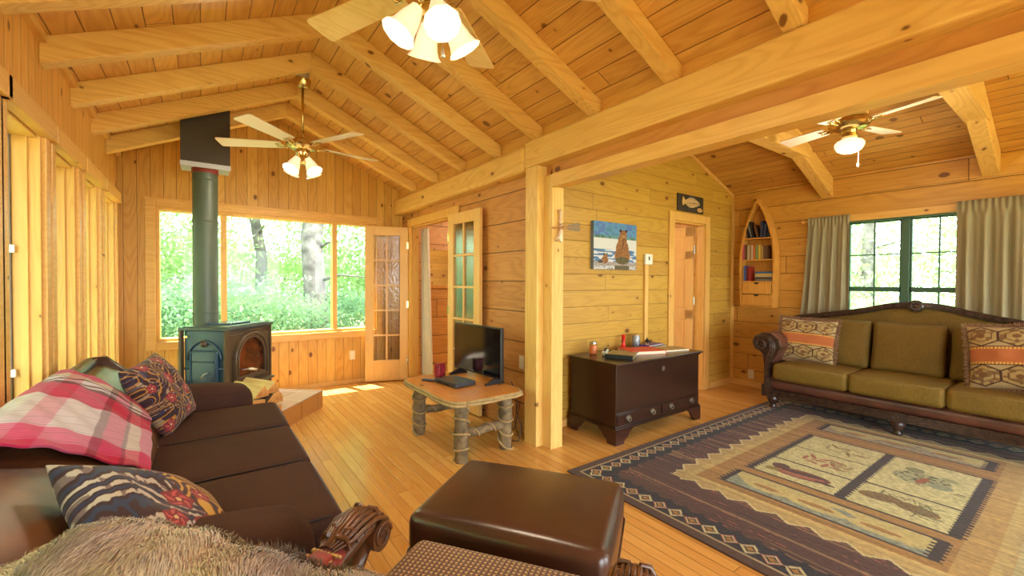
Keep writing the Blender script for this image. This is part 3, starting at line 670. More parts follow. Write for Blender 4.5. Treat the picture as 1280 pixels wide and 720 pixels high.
# ---------- brown leather sofa along the window wall
LEA = leather('brown_leather', (112, 70, 36), (62, 36, 22), .36)
LEAD = leather('dark_brown_leather', (66, 38, 28), (42, 25, 20), .36)
BRF = fabric('dark_brown_chenille', (74, 46, 36), (46, 28, 22), 420., sheen=.0, stretch=(1, .3, 1))
BRP = fabric('brown_piping', (46, 30, 26))
t = thing('leather_sofa', 'brown sofa with leather back and dark fabric seat cushions under the left windows', 'sofa', (-.1, 2.46, 0))
MB().rbox(-.13, 2.46, .19, .86, 2.02, .28, .03).build('base', LEAD, t, smooth='auto')
for y in (1.45, 3.5):
    for x in (-.5, .2): MB().lathe([(.02, 0), (.035, .03), (.03, .06)], M=Matrix.Translation((x, y, 0))).build('foot', plain('dark_wood', (50, 28, 20), .35), t, smooth=True)
for c in (1.89, 2.48, 3.07):
    o = MB().rbox(.09, c, .405, .66, .583, .17, .045, .016, 10).build('seat_cushion', BRF, t, smooth=True)
    mb = MB(); y0, y1 = c-.278, c+.278
    mb.tube([(-.15, y0, .478), (.37, y0, .478), (.405, y0+.03, .476), (.405, y1-.03, .476), (.37, y1, .478), (-.15, y1, .478)], .005, 6)
    mb.build('piping', BRP, o, smooth=True)
def arm_fn(p, u, v, q):
    if q > 0: p = p + Vector((0, 0, -.04*max(0, u)**2))
    return p
for c in (1.475, 3.485):
    MB().rbox(-.12, c, .34, .80, .225, .58, .075, .01, 8, fn=arm_fn).build('arm', BRF, t, smooth=True)
# leather back: leaning padded panel with a rolled top
def hump(y): return .015*math.exp(-((y-2.46)/.7)**2)
def backfn(u, v):
    y = 1.375+2.21*u; a = v; hp = hump(y); tuft = .012*abs(math.sin((y-1.375)/2.21*PI*3))**.4
    prof = [(-.15, .40), (-.20, .50), (-.27, .60), (-.36, .69), (-.44, .76), (-.49, .795), (-.53, .815), (-.575, .81), (-.605, .79), (-.615, .74), (-.615, .40), (-.615, .12)]
    k = a*(len(prof)-1); i = min(int(k), len(prof)-2); f = k-i
    x = prof[i][0]*(1-f)+prof[i+1][0]*f; z = prof[i][1]*(1-f)+prof[i+1][1]*f
    bul = math.sin(min(1, max(0, (z-.45)/.42))*PI) if a < .5 else 0
    return Vector((x+tuft*bul*1.6+.025*bul, y, z+hp*min(1, max(0, (z-.4)/.4))))
mb = MB(); V = mb.grid(backfn, 60, 45); mb.bm.faces.new([r for r in V[0]][::-1]); mb.bm.faces.new([r for r in V[-1]])
mb.build('back', LEA, t, smooth='auto', ang=60)
mb = MB(); 
pts = [(-.55, 1.36+2.24*k/30,   .805+hump(1.36+2.24*k/30)) for k in range(31)]
pts += [(-.50, 3.61, .81), (-.40, 3.61, .71), (-.32, 3.61, .62)]
mb.tube(pts, [.042]*31+[.045, .045, .03], 14); mb.build('top_roll', LEAD, t, smooth=True)
mb = MB(); mb.tube([(p[0]+.03, p[1], p[2]+.032) for p in pts[:31]], .0035, 6); mb.build('welting', plain('tan_welting', (128, 98, 74), .6), t, smooth=True)
for y in (2.12, 2.80):
    for z in (.55, .66): MB().lathe([(.002, 0), (.012, .002), (.010, .007), (.002, .009)], 12, M=frame((-.20-(z-.5)*.78+.02, y, z+.02), (.75, 0, .6), (0, 1, 0))).build('tufting_button', LEAD, t, smooth=True)
# plaid throw over the back
def plaid():
    nu, nv = 150, 110; u = np.linspace(0, 1, nu); v = np.linspace(0, 1, nv); U, Vv = np.meshgrid(u, v, indexing='ij')
    # corners (Y, d): u along the back, v from over the top down the front
    A, B, Cc, D = (1.60, -.16), (2.86, -.16), (2.96, .38), (2.22, .48)
    Yp = (1-U)*(1-Vv)*A[0]+U*(1-Vv)*B[0]+U*Vv*Cc[0]+(1-U)*Vv*D[0]; Dp = (1-U)*(1-Vv)*A[1]+U*(1-Vv)*B[1]+U*Vv*Cc[1]+(1-U)*Vv*D[1]
    prof = np.array([(-.625, .70), (-.615, .80), (-.60, .83), (-.565, .868), (-.52, .871), (-.455, .835), (-.395, .785), (-.325, .71), (-.255, .63), (-.225, .60), (-.19, .54), (-.165, .48)])
    seg = np.r_[0, np.cumsum(np.hypot(*np.diff(prof, axis=0).T))]; s0 = seg[4]
    Xp = np.interp(Dp+s0, seg, prof[:, 0]); Zp = np.interp(Dp+s0, seg, prof[:, 1])+.015*np.exp(-((Yp-2.46)/.7)**2)
    fold = .003*np.sin(Yp*38+Dp*22+2*np.sin(Dp*9))+.008*smooth_noise2((nu, nv), (8, 9), 2); Xp += fold*.8+.012; Zp += fold
    R, W, Pk, Bk, Cr = [np.array(c, float) for c in ((200, 16, 66), (226, 218, 226), (222, 84, 130), (70, 30, 42), (206, 186, 150))]
    def bands(t, seq):
        out = np.zeros(t.shape+(3,)); acc = 0
        for wd, c in seq: m = (t >= acc) & (t < acc+wd+1e-6); out[m] = c; acc += wd
        out[t >= acc] = seq[-1][1]; return out
    a = bands(U, [(.05, R), (.12, Pk), (.30, W), (.06, W), (.20, R), (.03, Bk), (.02, W), (.02, Bk), (.05, W), (.02, Bk), (.06, Cr), (.07, R)])
    b = bands(Vv, [(.10, R), (.10, Pk), (.12, W), (.10, Pk), (.20, W), (.05, Bk), (.12, R), (.03, Bk), (.08, Cr), (.10, R)])
    C = a*.66+b*.34; C *= (.93+.07*np.sign(np.sin(U*520)))[..., None]
    V = np.stack([Xp, Yp, Zp], -1).reshape(-1, 3)
    o = col_mesh('plaid_throw', V, grid_faces(nu, nv), lin(C.reshape(-1, 3)), vcol('throw_fabric', .95, .5, 500.), solid=.008)
    tag(o, 'pink, red and white plaid throw draped over the leather sofa back', 'throw blanket')
plaid()
def tapestry(seed, mode):
    def f(U, V):
        C = np.zeros(U.shape+(3,)); C[:] = (58, 32, 36)
        a = smooth_noise2(U.shape, (4, 4), seed); b = smooth_noise2(U.shape, (6, 6), seed+1); e = smooth_noise2(U.shape, (40, 12), seed+2)
        if mode == 0:
            w_ = np.sin((V*1.0+.9*a)*19+U*7+e*2.2); C[w_ > .35] = (186, 174, 160); C[(w_ > .35) & (e > .62)] = (120, 100, 98); C[(w_ < -.75)] = (46, 54, 82)
            m = (U+V*.25 > .12); g = np.sin((U*.8+b)*24+V*11); C[m] = (92, 44, 38); C[m & (g > .45)] = (196, 152, 66); C[m & (g < -.7)] = (44, 40, 46)
            fl = [(-.05, .0, .19), (-.3, -.4, .15), (.35, .15, .14), (.15, -.5, .2)]
        else:
            w_ = np.sin((a*1.4+U*.5)*26); C[w_ > .72] = (164, 138, 108); C[(w_ > .72) & (e > .55)] = (104, 84, 84)
            g = np.sin((b*1.5-V*.6)*22); C[(g > .84)] = (176, 124, 54); C[(g < -.95)] = (54, 56, 84)
            q = random.Random(seed); fl = [(-.8+.4*i+q.uniform(-.1, .1), -.75+.5*j+q.uniform(-.12, .12), q.uniform(.12, .19)) for i in range(5) for j in range(4) if (i+j) % 2 == 0]
        for x, y, r in fl:
            th = np.arctan2(V-y, U-x); rr = np.hypot(U-x, V-y)/(r*(1+.12*np.cos(5*th)))
            C[rr < 1] = (128, 44, 50); C[(rr < .8) & (np.cos(th*5+rr*6) > 0)] = (186, 84, 84); C[(rr < .35)] = (110, 36, 40); C[rr < .2] = (214, 176, 130)
        return C
    return f
pillow('tapestry_pillow', .41, .42, .17, tapestry(3, 1), frame((-.19, 3.10, .685), (.85, -.30, .46), (-.42, .02, 1)), 'floral tapestry pillow against the far end of the leather sofa', n=170)
pillow('tapestry_pillow', .46, .50, .17, tapestry(8, 0), frame((-.10, 1.60, .605), (.62, -.03, .78), (-.375, .867, .328)), 'zebra streaked tapestry pillow on the near sofa seat by the fur throw', n=170)

# ---------- armchair in the foreground
CARVE = plain('carved_walnut', (108, 66, 36), .28, c2=(70, 40, 22), vscale=20.)
RED = fabric('red_brocade', (148, 50, 40), (104, 34, 30), 300.)
def houndstooth():
    s = NT('houndstooth_fabric'); P = s.n('ShaderNodeSeparateXYZ', {0: s.obj()}).outputs
    k = 62.; a = s.ma('MULTIPLY', P[0], k); b = s.ma('MULTIPLY', P[1], k)
    c1 = s.ma('GREATER_THAN', s.ma('FRACT', s.ma('ADD', a, s.ma('MULTIPLY', s.ma('FLOOR', s.ma('MULTIPLY', s.ma('FRACT', b), 2.)), .25))), .5)
    c2 = s.ma('GREATER_THAN', s.ma('FRACT', b), .5); f = s.ma('MULTIPLY', c1, s.ma('ADD', s.ma('MULTIPLY', c2, .8), .2))
    nz = s.noise(s.obj(), 700., 2.); col = s.mix(f, srgb((84, 48, 36)), srgb((190, 158, 104))); s.bump(s.ma('ADD', nz, s.ma('MULTIPLY', f, .6)), .002, .6)
    return s.fin(col, .9, Sheen_Weight=.2)
HT = houndstooth()
AC, AR = Vector((.38, .80, 0)), math.radians(-55.2)
t = thing('carved_armchair', 'armchair with carved scroll arms and brown woven check seat, nearest the viewer', 'armchair', AC, AR)
MB().rbox(0, .13, .40, .66, .72, .13, .04, .02, 10).build('seat', HT, t, smooth=True, world=False)
MB().rbox(0, .11, .30, .70, .70, .10, .015).build('seat_rail', CARVE, t, smooth='auto', world=False)
def bk(p, u, v, q): return p + Vector((0, -.10*(p.z+.28)/.56, 0))
MB().rbox(0, -.275, .60, .72, .09, .47, .04, 0, 8, fn=bk).build('backrest', RED, t, smooth=True, world=False)
for sx in (-1, 1):
    x = sx*.385
    MB().rbox(x, .0, .585, .085, .34, .05, .022, .006).build('arm_pad', RED, t, smooth=True, world=False)
    mb = MB()
    # scroll: arm top sweeping forward then curling under
    path = [(x, -.28, .56), (x, -.1, .555), (x, .10, .565), (x, .16, .585), (x, .21, .605), (x, .26, .61), (x, .30, .59)]
    rr = [.03, .035, .038, .042, .045, .042, .03]
    mb.tube(path, rr, 16, sq=(.75, 1.15))
    mb.cyl((x-.052, .292, .568), (x+.052, .292, .568), .043, seg=28)
    for k in (-1, 1):
        sp = []; rad = []
        for j in range(26):
            a = j/25*3.6*PI; r = .040*(1-j/27); sp.append((x+k*.053, .292+r*math.cos(a), .568+r*math.sin(a))); rad.append(.0055*(1-j/40))
        mb.tube(sp, rad, 8)
    # acanthus leaf ridges on top
    for j in range(-4, 5):
        off = j*.0115; mb.tube([(x+off*.5, .125, .622-.0006*j*j), (x+off, .17, .640-.0011*j*j), (x+off*1.15, .22, .655-.0013*j*j), (x+off*1.1, .265, .652-.0012*j*j), (x+off, .31, .628-.0010*j*j), (x+off*.9, .333, .595)], [.003, .006, .0075, .0075, .007, .004], 8)
    for j in range(5):
        for k in (-1, 1):
            y = .145+.032*j; mb.tube([(x+k*.012, y, .640+.004*j), (x+k*.034, y+.012, .632+.004*j), (x+k*.052, y+.008, .605+.004*j)], [.006, .008, .003], 8)
    mb.build('carved_arm', CARVE, t, smooth='auto', world=False, ang=50)
    mb = MB(); mb.tube([(x, .27, .56), (x, .23, .50), (x, .22, .44), (x, .27, .36), (x, .32, .30)], [.034, .03, .033, .036, .035], 14, sq=(.8, 1)); mb.build('arm_post', CARVE, t, smooth=True, world=False)
    mb = MB()
    for j in range(7):
        for k in (0, 1):
            mb.lathe([(.001, .008), (.006, .006), (.008, 0)], 10, M=Matrix.Translation((x-.036+.012*j, .118+.012*k, .606-.010*k)))
        mb.tube([(x-.04+.012*j+.004*math.cos(a), .100+.004*math.sin(a), .605) for a in np.linspace(0, 2*PI, 9)], .0025, 6)
    mb.build('nailhead_trim', plain('antique_gold_trim', (176, 142, 84), .4, .6), t, smooth=True, world=False)
    for y in (.42, -.24):
        mb = MB(); mb.tube([(sx*.31, y, .27), (sx*.32, y+.015, .18), (sx*.315, y, .08), (sx*.32, y+.01, 0)], [.04, .03, .022, .03], 14); mb.build('leg', CARVE, t, smooth=True, world=False)

# fur throw: base sheet and hairs
def fur():
    nu, nv = 60, 60; M = Matrix.Translation(AC) @ Matrix.Rotation(AR, 4, 'Z')
    prof = np.array([(-.06, .475), (-.125, .485), (-.175, .53), (-.205, .66), (-.235, .80), (-.255, .885), (-.29, .905), (-.345, .915), (-.40, .90), (-.445, .85), (-.465, .70), (-.47, .50), (-.475, .38)])
    seg = np.r_[0, np.cumsum(np.hypot(*np.diff(prof, axis=0).T))]; L = seg[-1]
    def surf(u, v):
        x = -.98+1.43*u; s = v*L
        y = np.interp(s, seg, prof[:, 0]); z = np.interp(s, seg, prof[:, 1])
        dr = np.interp(x, [-1.0, -.85, -.75, -.65, -.55, -.48, -.40, -.30, 1], [.42, .22, .15, .10, .055, .022, .004, 0, 0])
        z = z-dr*np.clip((z-.2)/.7, 0, 1)
        z = z+.010*np.sin(x*17+y*9)*np.cos(y*21+1)+.005*np.sin(x*40)
        return np.stack([x, y, z], -1)
    U, V = np.meshgrid(np.linspace(0, 1, nu), np.linspace(0, 1, nv), indexing='ij')
    P = surf(U, V).reshape(-1, 3)
    n = 190000; r = np.random.default_rng(4); a = r.random(n); b = .25+.55*r.random(n)
    p0 = surf(a, b); du = surf(a+.004, b)-p0; dv = surf(a, b+.004)-p0; nn = np.cross(dv, du); nn /= np.linalg.norm(nn, axis=1)[:, None]
    cen = np.array([0, -.32, .55]); nn *= np.sign(((p0-cen)*nn).sum(1))[:, None]
    du /= np.linalg.norm(du, axis=1)[:, None]; dv /= np.linalg.norm(dv, axis=1)[:, None]
    swirl = .5+.55*np.sin(a*9+b*7)+.3*np.sin(a*23-b*15)
    d = du*np.cos(swirl)[:, None]+dv*np.sin(swirl)[:, None]*.8+nn*.12+r.normal(size=(n, 3))*.09; d /= np.linalg.norm(d, axis=1)[:, None]
    ln = (.020+.018*r.random(n))[:, None]; sd_ = np.cross(d, nn); sd_ /= np.linalg.norm(sd_, axis=1)[:, None]; wd = .00085
    mid = p0+d*ln*.6+nn*.001; tip = p0+d*ln-nn*ln*.15
    Vh = np.stack([p0-sd_*wd, p0+sd_*wd, mid+sd_*wd*.8, mid-sd_*wd*.8, tip], 1).reshape(-1, 3)
    k = np.arange(n)*5; Fq = np.stack([k, k+1, k+2, k+3], 1); Ft = np.stack([k+3, k+2, k+4], 1)
    pat = np.sin(a*21+3*np.sin(b*9))*.5+np.sin(b*31+a*17)*.3+r.normal(size=n)*.35
    c1, c2, c3 = np.array([244, 232, 216.]), np.array([214, 192, 170.]), np.array([150, 126, 110.])
    m = np.clip(pat*.5+.45, 0, 1)[:, None]; Ch = np.where(m < .5, c3+(c2-c3)*m*2, c2+(c1-c2)*(m*2-1))
    # vary root darker like real fur, tips pale
    Cc = np.stack([Ch*.85, Ch*.85, Ch*.97, Ch*.97, Ch*1.04], 1).reshape(-1, 3)
    Va = np.vstack([P, Vh]); Ca = lin(np.clip(np.vstack([np.full((nu*nv, 3), 150.)*[1, .82, .66], Cc]), 0, 255))
    W_ = np.array(M); Va = Va @ W_[:3, :3].T + W_[:3, 3]
    faces = [tuple(f) for f in grid_faces(nu, nv)]+[tuple(f) for f in (Fq+nu*nv)]+[tuple(f) for f in (Ft+nu*nv)]
    o = col_mesh('fur_throw', Va, faces, Ca, vcol('brown_fur', .8, 0, 50., .3))
    tag(o, 'tan and grey fur throw spread over the back of the nearest armchair', 'fur throw')
fur()

# ---------- ottoman
t = thing('leather_ottoman', 'dark brown leather ottoman in front of the check seated armchair', 'ottoman', (1.045, 1.36, 0), AR)
MB().rbox(0, 0, .375, .745, .555, .17, .045, .022, 14).build('cushion', leather('ottoman_leather', (74, 44, 30), (54, 32, 23), .28), t, smooth=True, world=False)
MB().rbox(0, 0, .235, .735, .545, .13, .02).build('base', LEAD, t, smooth='auto', world=False)
def rr(z, w=.375, h=.279, r=.045):
    p = []
    for cx, cy, a0 in ((w-r, h-r, 0), (-w+r, h-r, PI/2), (-w+r, -h+r, PI), (w-r, -h+r, 1.5*PI)):
        for k in range(6): a = a0+k/5*PI/2; p.append((cx+r*math.cos(a), cy+r*math.sin(a), z))
    return p+[p[0]]
MB().tube(rr(.305), .007, 8).build('piping', LEAD, t, smooth=True, world=False)
for sx in (-1, 1):
    for sy in (-1, 1): MB().lathe([(.022, 0), (.034, .03), (.038, .09), (.03, .12), (.045, .17)], M=Matrix.Translation((sx*.31, sy*.215, 0))).build('foot', CARVE, t, smooth=True, world=False)

# ---------- green sofa
GV = fabric('olive_velvet', (122, 96, 38), (78, 58, 20), 260., sheen=0., bump=.3, stretch=(1, 1, .12), rough=.75)
GVS = fabric('olive_velvet_seat', (132, 106, 42), (86, 66, 24), 260., sheen=0., bump=.3, stretch=(.12, 1, .12), rough=.7)
DW = plain('ebonised_carved_wood', (78, 56, 44), .25, c2=(48, 32, 26), vscale=30.)
SLEA = leather('oxblood_leather', (112, 68, 50), (76, 42, 32), .34)
SCY = 1.03
t = thing('camelback_sofa', 'olive green camelback sofa with dark carved wood and leather arms below the curtained window', 'sofa', (5.1, SCY, 0))
MB().rbox(5.145, SCY, .27, .70, 2.02, .125, .055, .0, 10).build('leather_rail', SLEA, t, smooth=True)
mb = MB(); mb.box(4.795, 5.45, .05, 2.01, .145, .215)
for k in range(6): mb.tube([(4.792, .03, .15+.0125*k), (4.792, 2.03, .15+.0125*k)], .0055, 8)
mb.build('fluted_rail', DW, t, smooth='auto')
for y in (.04, SCY, 2.03):
    mb = MB(); mb.box(4.785, 4.86, y-.05, y+.05, .137, .222)
    mb.tube([(4.783, y+.018*math.cos(a), .18+.018*math.sin(a)) for a in np.linspace(0, 2*PI, 13)], .004, 6); mb.tube([(4.783, y-.04, .15), (4.783, y+.04, .15), (4.783, y+.04, .21), (4.783, y-.04, .21), (4.783, y-.04, .15)], .004, 6)
    mb.build('rosette_block', DW, t, bevel=.003)
    MB().lathe([(.018, 0.0), (.03, .004), (.034, .02), (.022, .035), (.026, .045), (.05, .075), (.055, .1), (.04, .125), (.045, .14)], M=Matrix.Translation((4.87, y, .0105))).build('leg', DW, t, smooth=True)
for y in (.06, 2.0): MB().lathe([(.02, .0), (.03, .07), (.04, .145)], M=Matrix.Translation((5.42, y, .0))).build('leg', DW, t, smooth=True)
for i, c in enumerate((1.66, 1.03, .40)):
    o = MB().rbox(5.05, c, .418, .72, .628, .165, .04, .014, 10).build('seat_cushion', GVS, t, smooth=True)
    y0, y1 = c-.30, c+.30; MB().tube([(5.3, y0, .492), (4.73, y0, .492), (4.70, y0+.03, .488), (4.70, y1-.03, .488), (4.73, y1, .492), (5.3, y1, .492)], .0045, 6).build('piping', plain('gold_piping', (122, 98, 52), .8), o, smooth=True)
CR = [(-1.08, .86), (-1.06, .90), (-1.0, .93), (-.80, .965), (-.62, 1.0), (-.46, 1.03), (-.32, 1.065), (-.22, 1.095), (-.14, 1.11), (-.06, 1.115)]
CR = CR+[(-a, b) for a, b in CR[::-1]]
def crest(y): 
    a = [c[0] for c in CR]; b = [c[1] for c in CR]; return float(np.interp(y-SCY, a, b))
def bfn(u, v):
    y = SCY-1.05+2.1*u; zt = crest(y); ang = v
    if ang < .6: f = ang/.6; return Vector((5.33+.10*f+.02*math.sin(f*PI)*-1, y, .30+(zt-.32)*f))
    if ang < .75: f = (ang-.6)/.15; return Vector((5.43+.09*f, y, zt-.02))
    f = (ang-.75)/.25; return Vector((5.52, y, zt-.02+(.30-zt+.02)*f))
mb = MB(); mb.grid(bfn, 50, 24); mb.build('back_panel', GV, t, smooth='auto')
mb = MB(); pth = [(5.435, SCY+a, b) for a, b in CR]; 
fine_ = []
for k in range(81): y = SCY-1.07+2.14*k/80; fine_.append((5.44, y, crest(y)))
mb.tube(fine_, .028, 12, sq=(1, 1.3))
for dz, dx in ((.0, -.034), (.012, -.032), (-.012, -.032), (.024, -.022), (-.024, -.024)): mb.tube([(p[0]+dx, p[1], p[2]+dz) for p in fine_], .0055, 6)
mb.build('crest_rail', DW, t, smooth=True)
mb = MB(); RM = frame((5.398, SCY, 1.11), (-1, 0, .1), (0, 0, 1)); mb.lathe([(.058, -.02), (.056, .004), (.048, .012), (.02, .014), (.012, .02), (.002, .021)], 28, M=RM)
for k in range(9): a = 2*PI*k/9; mb.lathe([(.003, .008), (.013, .013), (.011, .021), (.002, .026)], 10, M=RM @ Matrix.Translation((.032*math.cos(a), .032*math.sin(a), 0)))
mb.build('crest_rosette', DW, t, smooth='auto')
for c, wd in ((1.60, .60), (1.045, .535), (.48, .60)):
    def cf(p, u, v, q): return p+Vector(((p.z)*.20, 0, -.012*math.cos(v*PI)*(q > 0)))
    MB().rbox(5.24, c, .725, .15, wd-.02, .46, .05, 0, 12, fn=lambda p, u, v, q: Vector((p.x*(1+.35*(1-v*v)*(1-q*q))+p.z*.22, p.y*(1-.03*(1-q*q)), p.z*(1-.04*(1-v*v))))).build('back_cushion', GV, t, smooth=True)
for sg in (1, -1):
    yc = lambda v: SCY+sg*(v-SCY)
    # leather rolled arm
    prof = [(2.01, .22), (2.005, .50), (1.96, .58), (1.925, .66), (1.945, .74), (2.02, .80), (2.10, .80), (2.16, .745), (2.18, .685), (2.16, .63), (2.11, .60), (2.085, .56), (2.075, .45), (2.075, .22)]
    MB().prism([(4.775, yc(a), b) for a, b in prof], (.64, 0, 0)).build('arm', SLEA, t, smooth='auto', bevel=.015, bseg=3)
    mb = MB()
    for dx in (0,):
        for off, r_ in ((-.022, .007), (-.011, .008), (0, .009), (.011, .008), (.022, .007)):
            sp = []
            for k in range(40):
                a = -.35*PI + k/39*2.9*PI; R_ = .088*(1-.72*k/39)+off*.55*(1-k/45); sp.append((4.757-.004*(off == 0), yc(2.095+R_*math.cos(PI-a)*-1), .685+R_*math.sin(-a+PI)))
            low = [(4.765, yc(2.05+off), .23), (4.762, yc(2.045+off), .36), (4.76, yc(2.04+off), .48), (4.757, yc(2.02+off), .57), (4.757, yc(1.995+off), .64), (4.757, yc(2.0+off), .705), (4.757, yc(2.035+off*.7), .755), (4.757, yc(2.09), .775-off*.8), (4.757, yc(2.145-off*.8), .745-off*.5), (4.757, yc(2.165-off), .69), (4.757, yc(2.145-off*.8), .64+off*.5), (4.757, yc(2.105), .62+off*.6), (4.757, yc(2.07+off*.4), .65), (4.757, yc(2.075+off*.3), .70), (4.757, yc(2.105), .715-off*.2)]
            mb.tube(low, r_, 8)
    mb.cyl((4.745, yc(2.105), .68), (4.78, yc(2.105), .68), .022); mb.box(4.765, 4.79, min(yc(2.0), yc(2.10)), max(yc(2.0), yc(2.10)), .14, .26)
    mb.prism([(4.764, yc(a), b) for a, b in prof], (.012, 0, 0))
    mb.build('arm_front_scroll', DW, t, smooth='auto', ang=50)
def medallion(U, V):
    C = np.zeros(U.shape+(3,)); C[:] = (176, 152, 108)
    n = smooth_noise2(U.shape, (22, 22), 5)
    def hexa(cx, cy, r):
        a = np.abs(U-cx)/r; b = np.abs(V-cy)/r; return np.maximum(a*.9, a*.5+b*.95)
    for row in (.62, -.62):
        for cx in (-.68, 0, .68):
            h = hexa(cx, row, .335); C[(h < 1.0)] = (74, 48, 36); C[h < .88] = (172, 146, 94); C[(h < .88) & (n > .58)] = (128, 98, 60); C[(h < .6) & (h > .52)] = (110, 80, 50); C[h < .22] = (120, 84, 50)
    m = np.abs(V) < .29; C[m] = (74, 48, 36)
    m = np.abs(V) < .27; C[m] = (180, 104, 58)
    m = (np.abs(np.abs(V)-.235) < .03) & (np.sin(U*90) > -.2); C[m] = (214, 176, 84)
    return C
FR = plain('fringe_threads', (126, 92, 70), .9, c2=(160, 128, 96), vscale=60.)
pillow('fringed_pillow', .50, .44, .15, medallion, frame((5.065, 1.80, .73), (-.93, -.10, .30), (.30, .0, 1)), 'fringed medallion pillow with orange stripe at the left end of the green sofa', fringe=FR, n=150)
pillow('fringed_pillow', .56, .50, .17, medallion, frame((4.975, .36, .765), (-.95, .06, .30), (.28, .10, 1)), 'fringed medallion pillow with orange stripe at the right end of the green sofa', fringe=FR, n=150)

# ---------- chest
DKW = wood('dark_mahogany', (56, 29, 16), (25, 14, 10), (18, 10, 8), al='X', ac='Z', knots=0, rough=.26, var=.2, spec=.6)
DKW2 = wood('dark_mahogany_side', (66, 32, 20), (34, 17, 13), (18, 10, 8), al='Y', ac='Z', knots=0, rough=.3, var=.2, spec=.6)
t = thing('blanket_chest', 'dark mahogany blanket chest with two drawers against the yellow pine wall', 'chest', (3.3, 2.55, 0))
MB().box(2.70, 3.90, 2.295, 2.815, .13, .64).build('body', DKW, t, bevel=.004)
MB().box(2.675, 3.925, 2.265, 2.825, .64, .662).build('lid', DKW, t, bevel=.007)
MB().box(2.688, 3.912, 2.283, 2.82, .625, .642).build('lid_moulding', DKW, t, bevel=.005)
mb = MB(); mb.box(2.685, 3.915, 2.28, 2.82, .115, .135).box(2.692, 3.908, 2.287, 2.82, .135, .148); mb.box(2.694, 3.906, 2.289, 2.3, .247, .256); mb.build('base_moulding', DKW, t, bevel=.005)
def bracket(mb, x0, sx, y0, sy):
    mb.prism([(x0, y0, 0), (x0+sx*.10, y0, 0), (x0+sx*.11, y0, .03), (x0+sx*.15, y0, .05), (x0+sx*.17, y0, .085), (x0+sx*.22, y0, .115), (x0, y0, .115)], (0, sy*.02, 0))
    mb.prism([(x0, y0+sy*.0201, 0), (x0, y0+sy*.09, 0), (x0, y0+sy*.10, .03), (x0, y0+sy*.13, .05), (x0, y0+sy*.16, .085), (x0, y0+sy*.20, .115), (x0, y0+sy*.0201, .115)], (sx*.02, 0, 0))
for x0, sx in ((2.685, 1), (3.915, -1)):
    for y0, sy in ((2.28, 1), (2.82, -1)): mb = MB(); bracket(mb, x0, sx, y0, sy); mb.build('bracket_foot', DKW2, t)
PEW = plain('aged_brass', (168, 160, 140), .35, .9)
for a, b in ((2.715, 3.29), (3.31, 3.885)):
    d = MB().box(a, b, 2.283, 2.30, .155, .243).build('drawer', DKW, t, bevel=.004)
    for f in (.22, .78):
        x = a+(b-a)*f; mb = MB()
        mb.prism([(x-.03, 2.283, .205), (x-.018, 2.283, .192), (x, 2.283, .186), (x+.018, 2.283, .192), (x+.03, 2.283, .205), (x+.022, 2.283, .222), (x+.008, 2.283, .218), (x, 2.283, .228), (x-.008, 2.283, .218), (x-.022, 2.283, .222)], (0, -.003, 0))
        mb.tube([(x+.024*math.cos(k), 2.272-.006*abs(math.sin(k)), .206+.026*math.sin(k)) for k in np.linspace(PI, 2*PI, 13)], .003, 6)
        mb.build('handle', PEW, d)
x = 3.33; mb = MB(); mb.prism([(x+r_*math.cos(a), 2.294, .555+r_*math.sin(a)) for a, r_ in [(2*PI*k/16, .026 if k % 2 else .016) for k in range(16)]], (0, -.003, 0)); mb.build('escutcheon', PEW, t)

# ---------- log table
BK2 = plain('log_bark', (146, 124, 88), .9, c2=(92, 76, 54), vscale=22., bump=.8, bscale=60.)
VINE = plain('peeled_vine', (176, 150, 98), .7, c2=(146, 118, 72), vscale=30.)
t = thing('log_side_table', 'rustic low table on vine wrapped log legs carrying the television', 'table', (1.70, 3.10, 0))
TT = wood('varnished_slab', (204, 120, 50), (166, 84, 30), al='Y', ac='X', knots=.5, rough=.25)
tx0, tx1, ty0, ty1 = 1.40, 2.03, 2.62, 3.56
def slabpts(e, z):
    c = .11; p = [(tx0-e+c, ty0-e), (tx1+e-c, ty0-e), (tx1+e-.03, ty0-e+.03), (tx1+e, ty0-e+c), (tx1+e, ty1+e-c), (tx1+e-.03, ty1+e-.03), (tx1+e-c, ty1+e), (tx0-e+c, ty1+e), (tx0-e+.03, ty1+e-.03), (tx0-e, ty1+e-c), (tx0-e, ty0-e+c), (tx0-e+.03, ty0-e+.03)]
    q = []
    n = len(p)
    for i in range(n):
        a, b = p[i], p[(i+1) % n]
        m = max(1, int(math.hypot(b[0]-a[0], b[1]-a[1])/.05))
        for k in range(m): q.append((a[0]+(b[0]-a[0])*k/m, a[1]+(b[1]-a[1])*k/m, z))
    return q
TZ = .478
MB().prism(slabpts(0, TZ-.035), (0, 0, .035)).build('table_top', TT, t, bevel=.004)
mb = MB()
for kk, z in enumerate((TZ-.012, TZ-.032)):
    q_ = slabpts(.006+.004*kk, z); mb.tube([(a+.003*math.sin(i*1.3), b+.003*math.cos(i*1.1), z+.002*math.sin(i*.9+kk)) for i, (a, b, z) in enumerate(q_+[q_[0]])], .0115, 8)
mb.build('vine_edging', VINE, t, smooth=True)
legs = [(1.52, 3.46), (1.53, 2.74), (1.945, 2.77), (1.93, 3.44)]
for i, (x, y) in enumerate(legs):
    q = random.Random(i); l = MB().tube([(x+q.uniform(-.004, .004), y+q.uniform(-.004, .004), TZ-.035-(TZ-.035)*k/6) for k in range(7)], [.05*q.uniform(.93, 1.05) for k in range(7)], 18).build('leg', BK2, t, smooth='auto', ang=50)
    mb = MB(); ph = q.uniform(0, 6); mb.tube([(x+.058*math.cos(ph+k*.36), y+.058*math.sin(ph+k*.36), .42-.41*k/70+.03*math.sin(k*.33+i)) for k in range(71)], .0085, 6); mb.build('wrapped_vine', VINE, l, smooth=True)
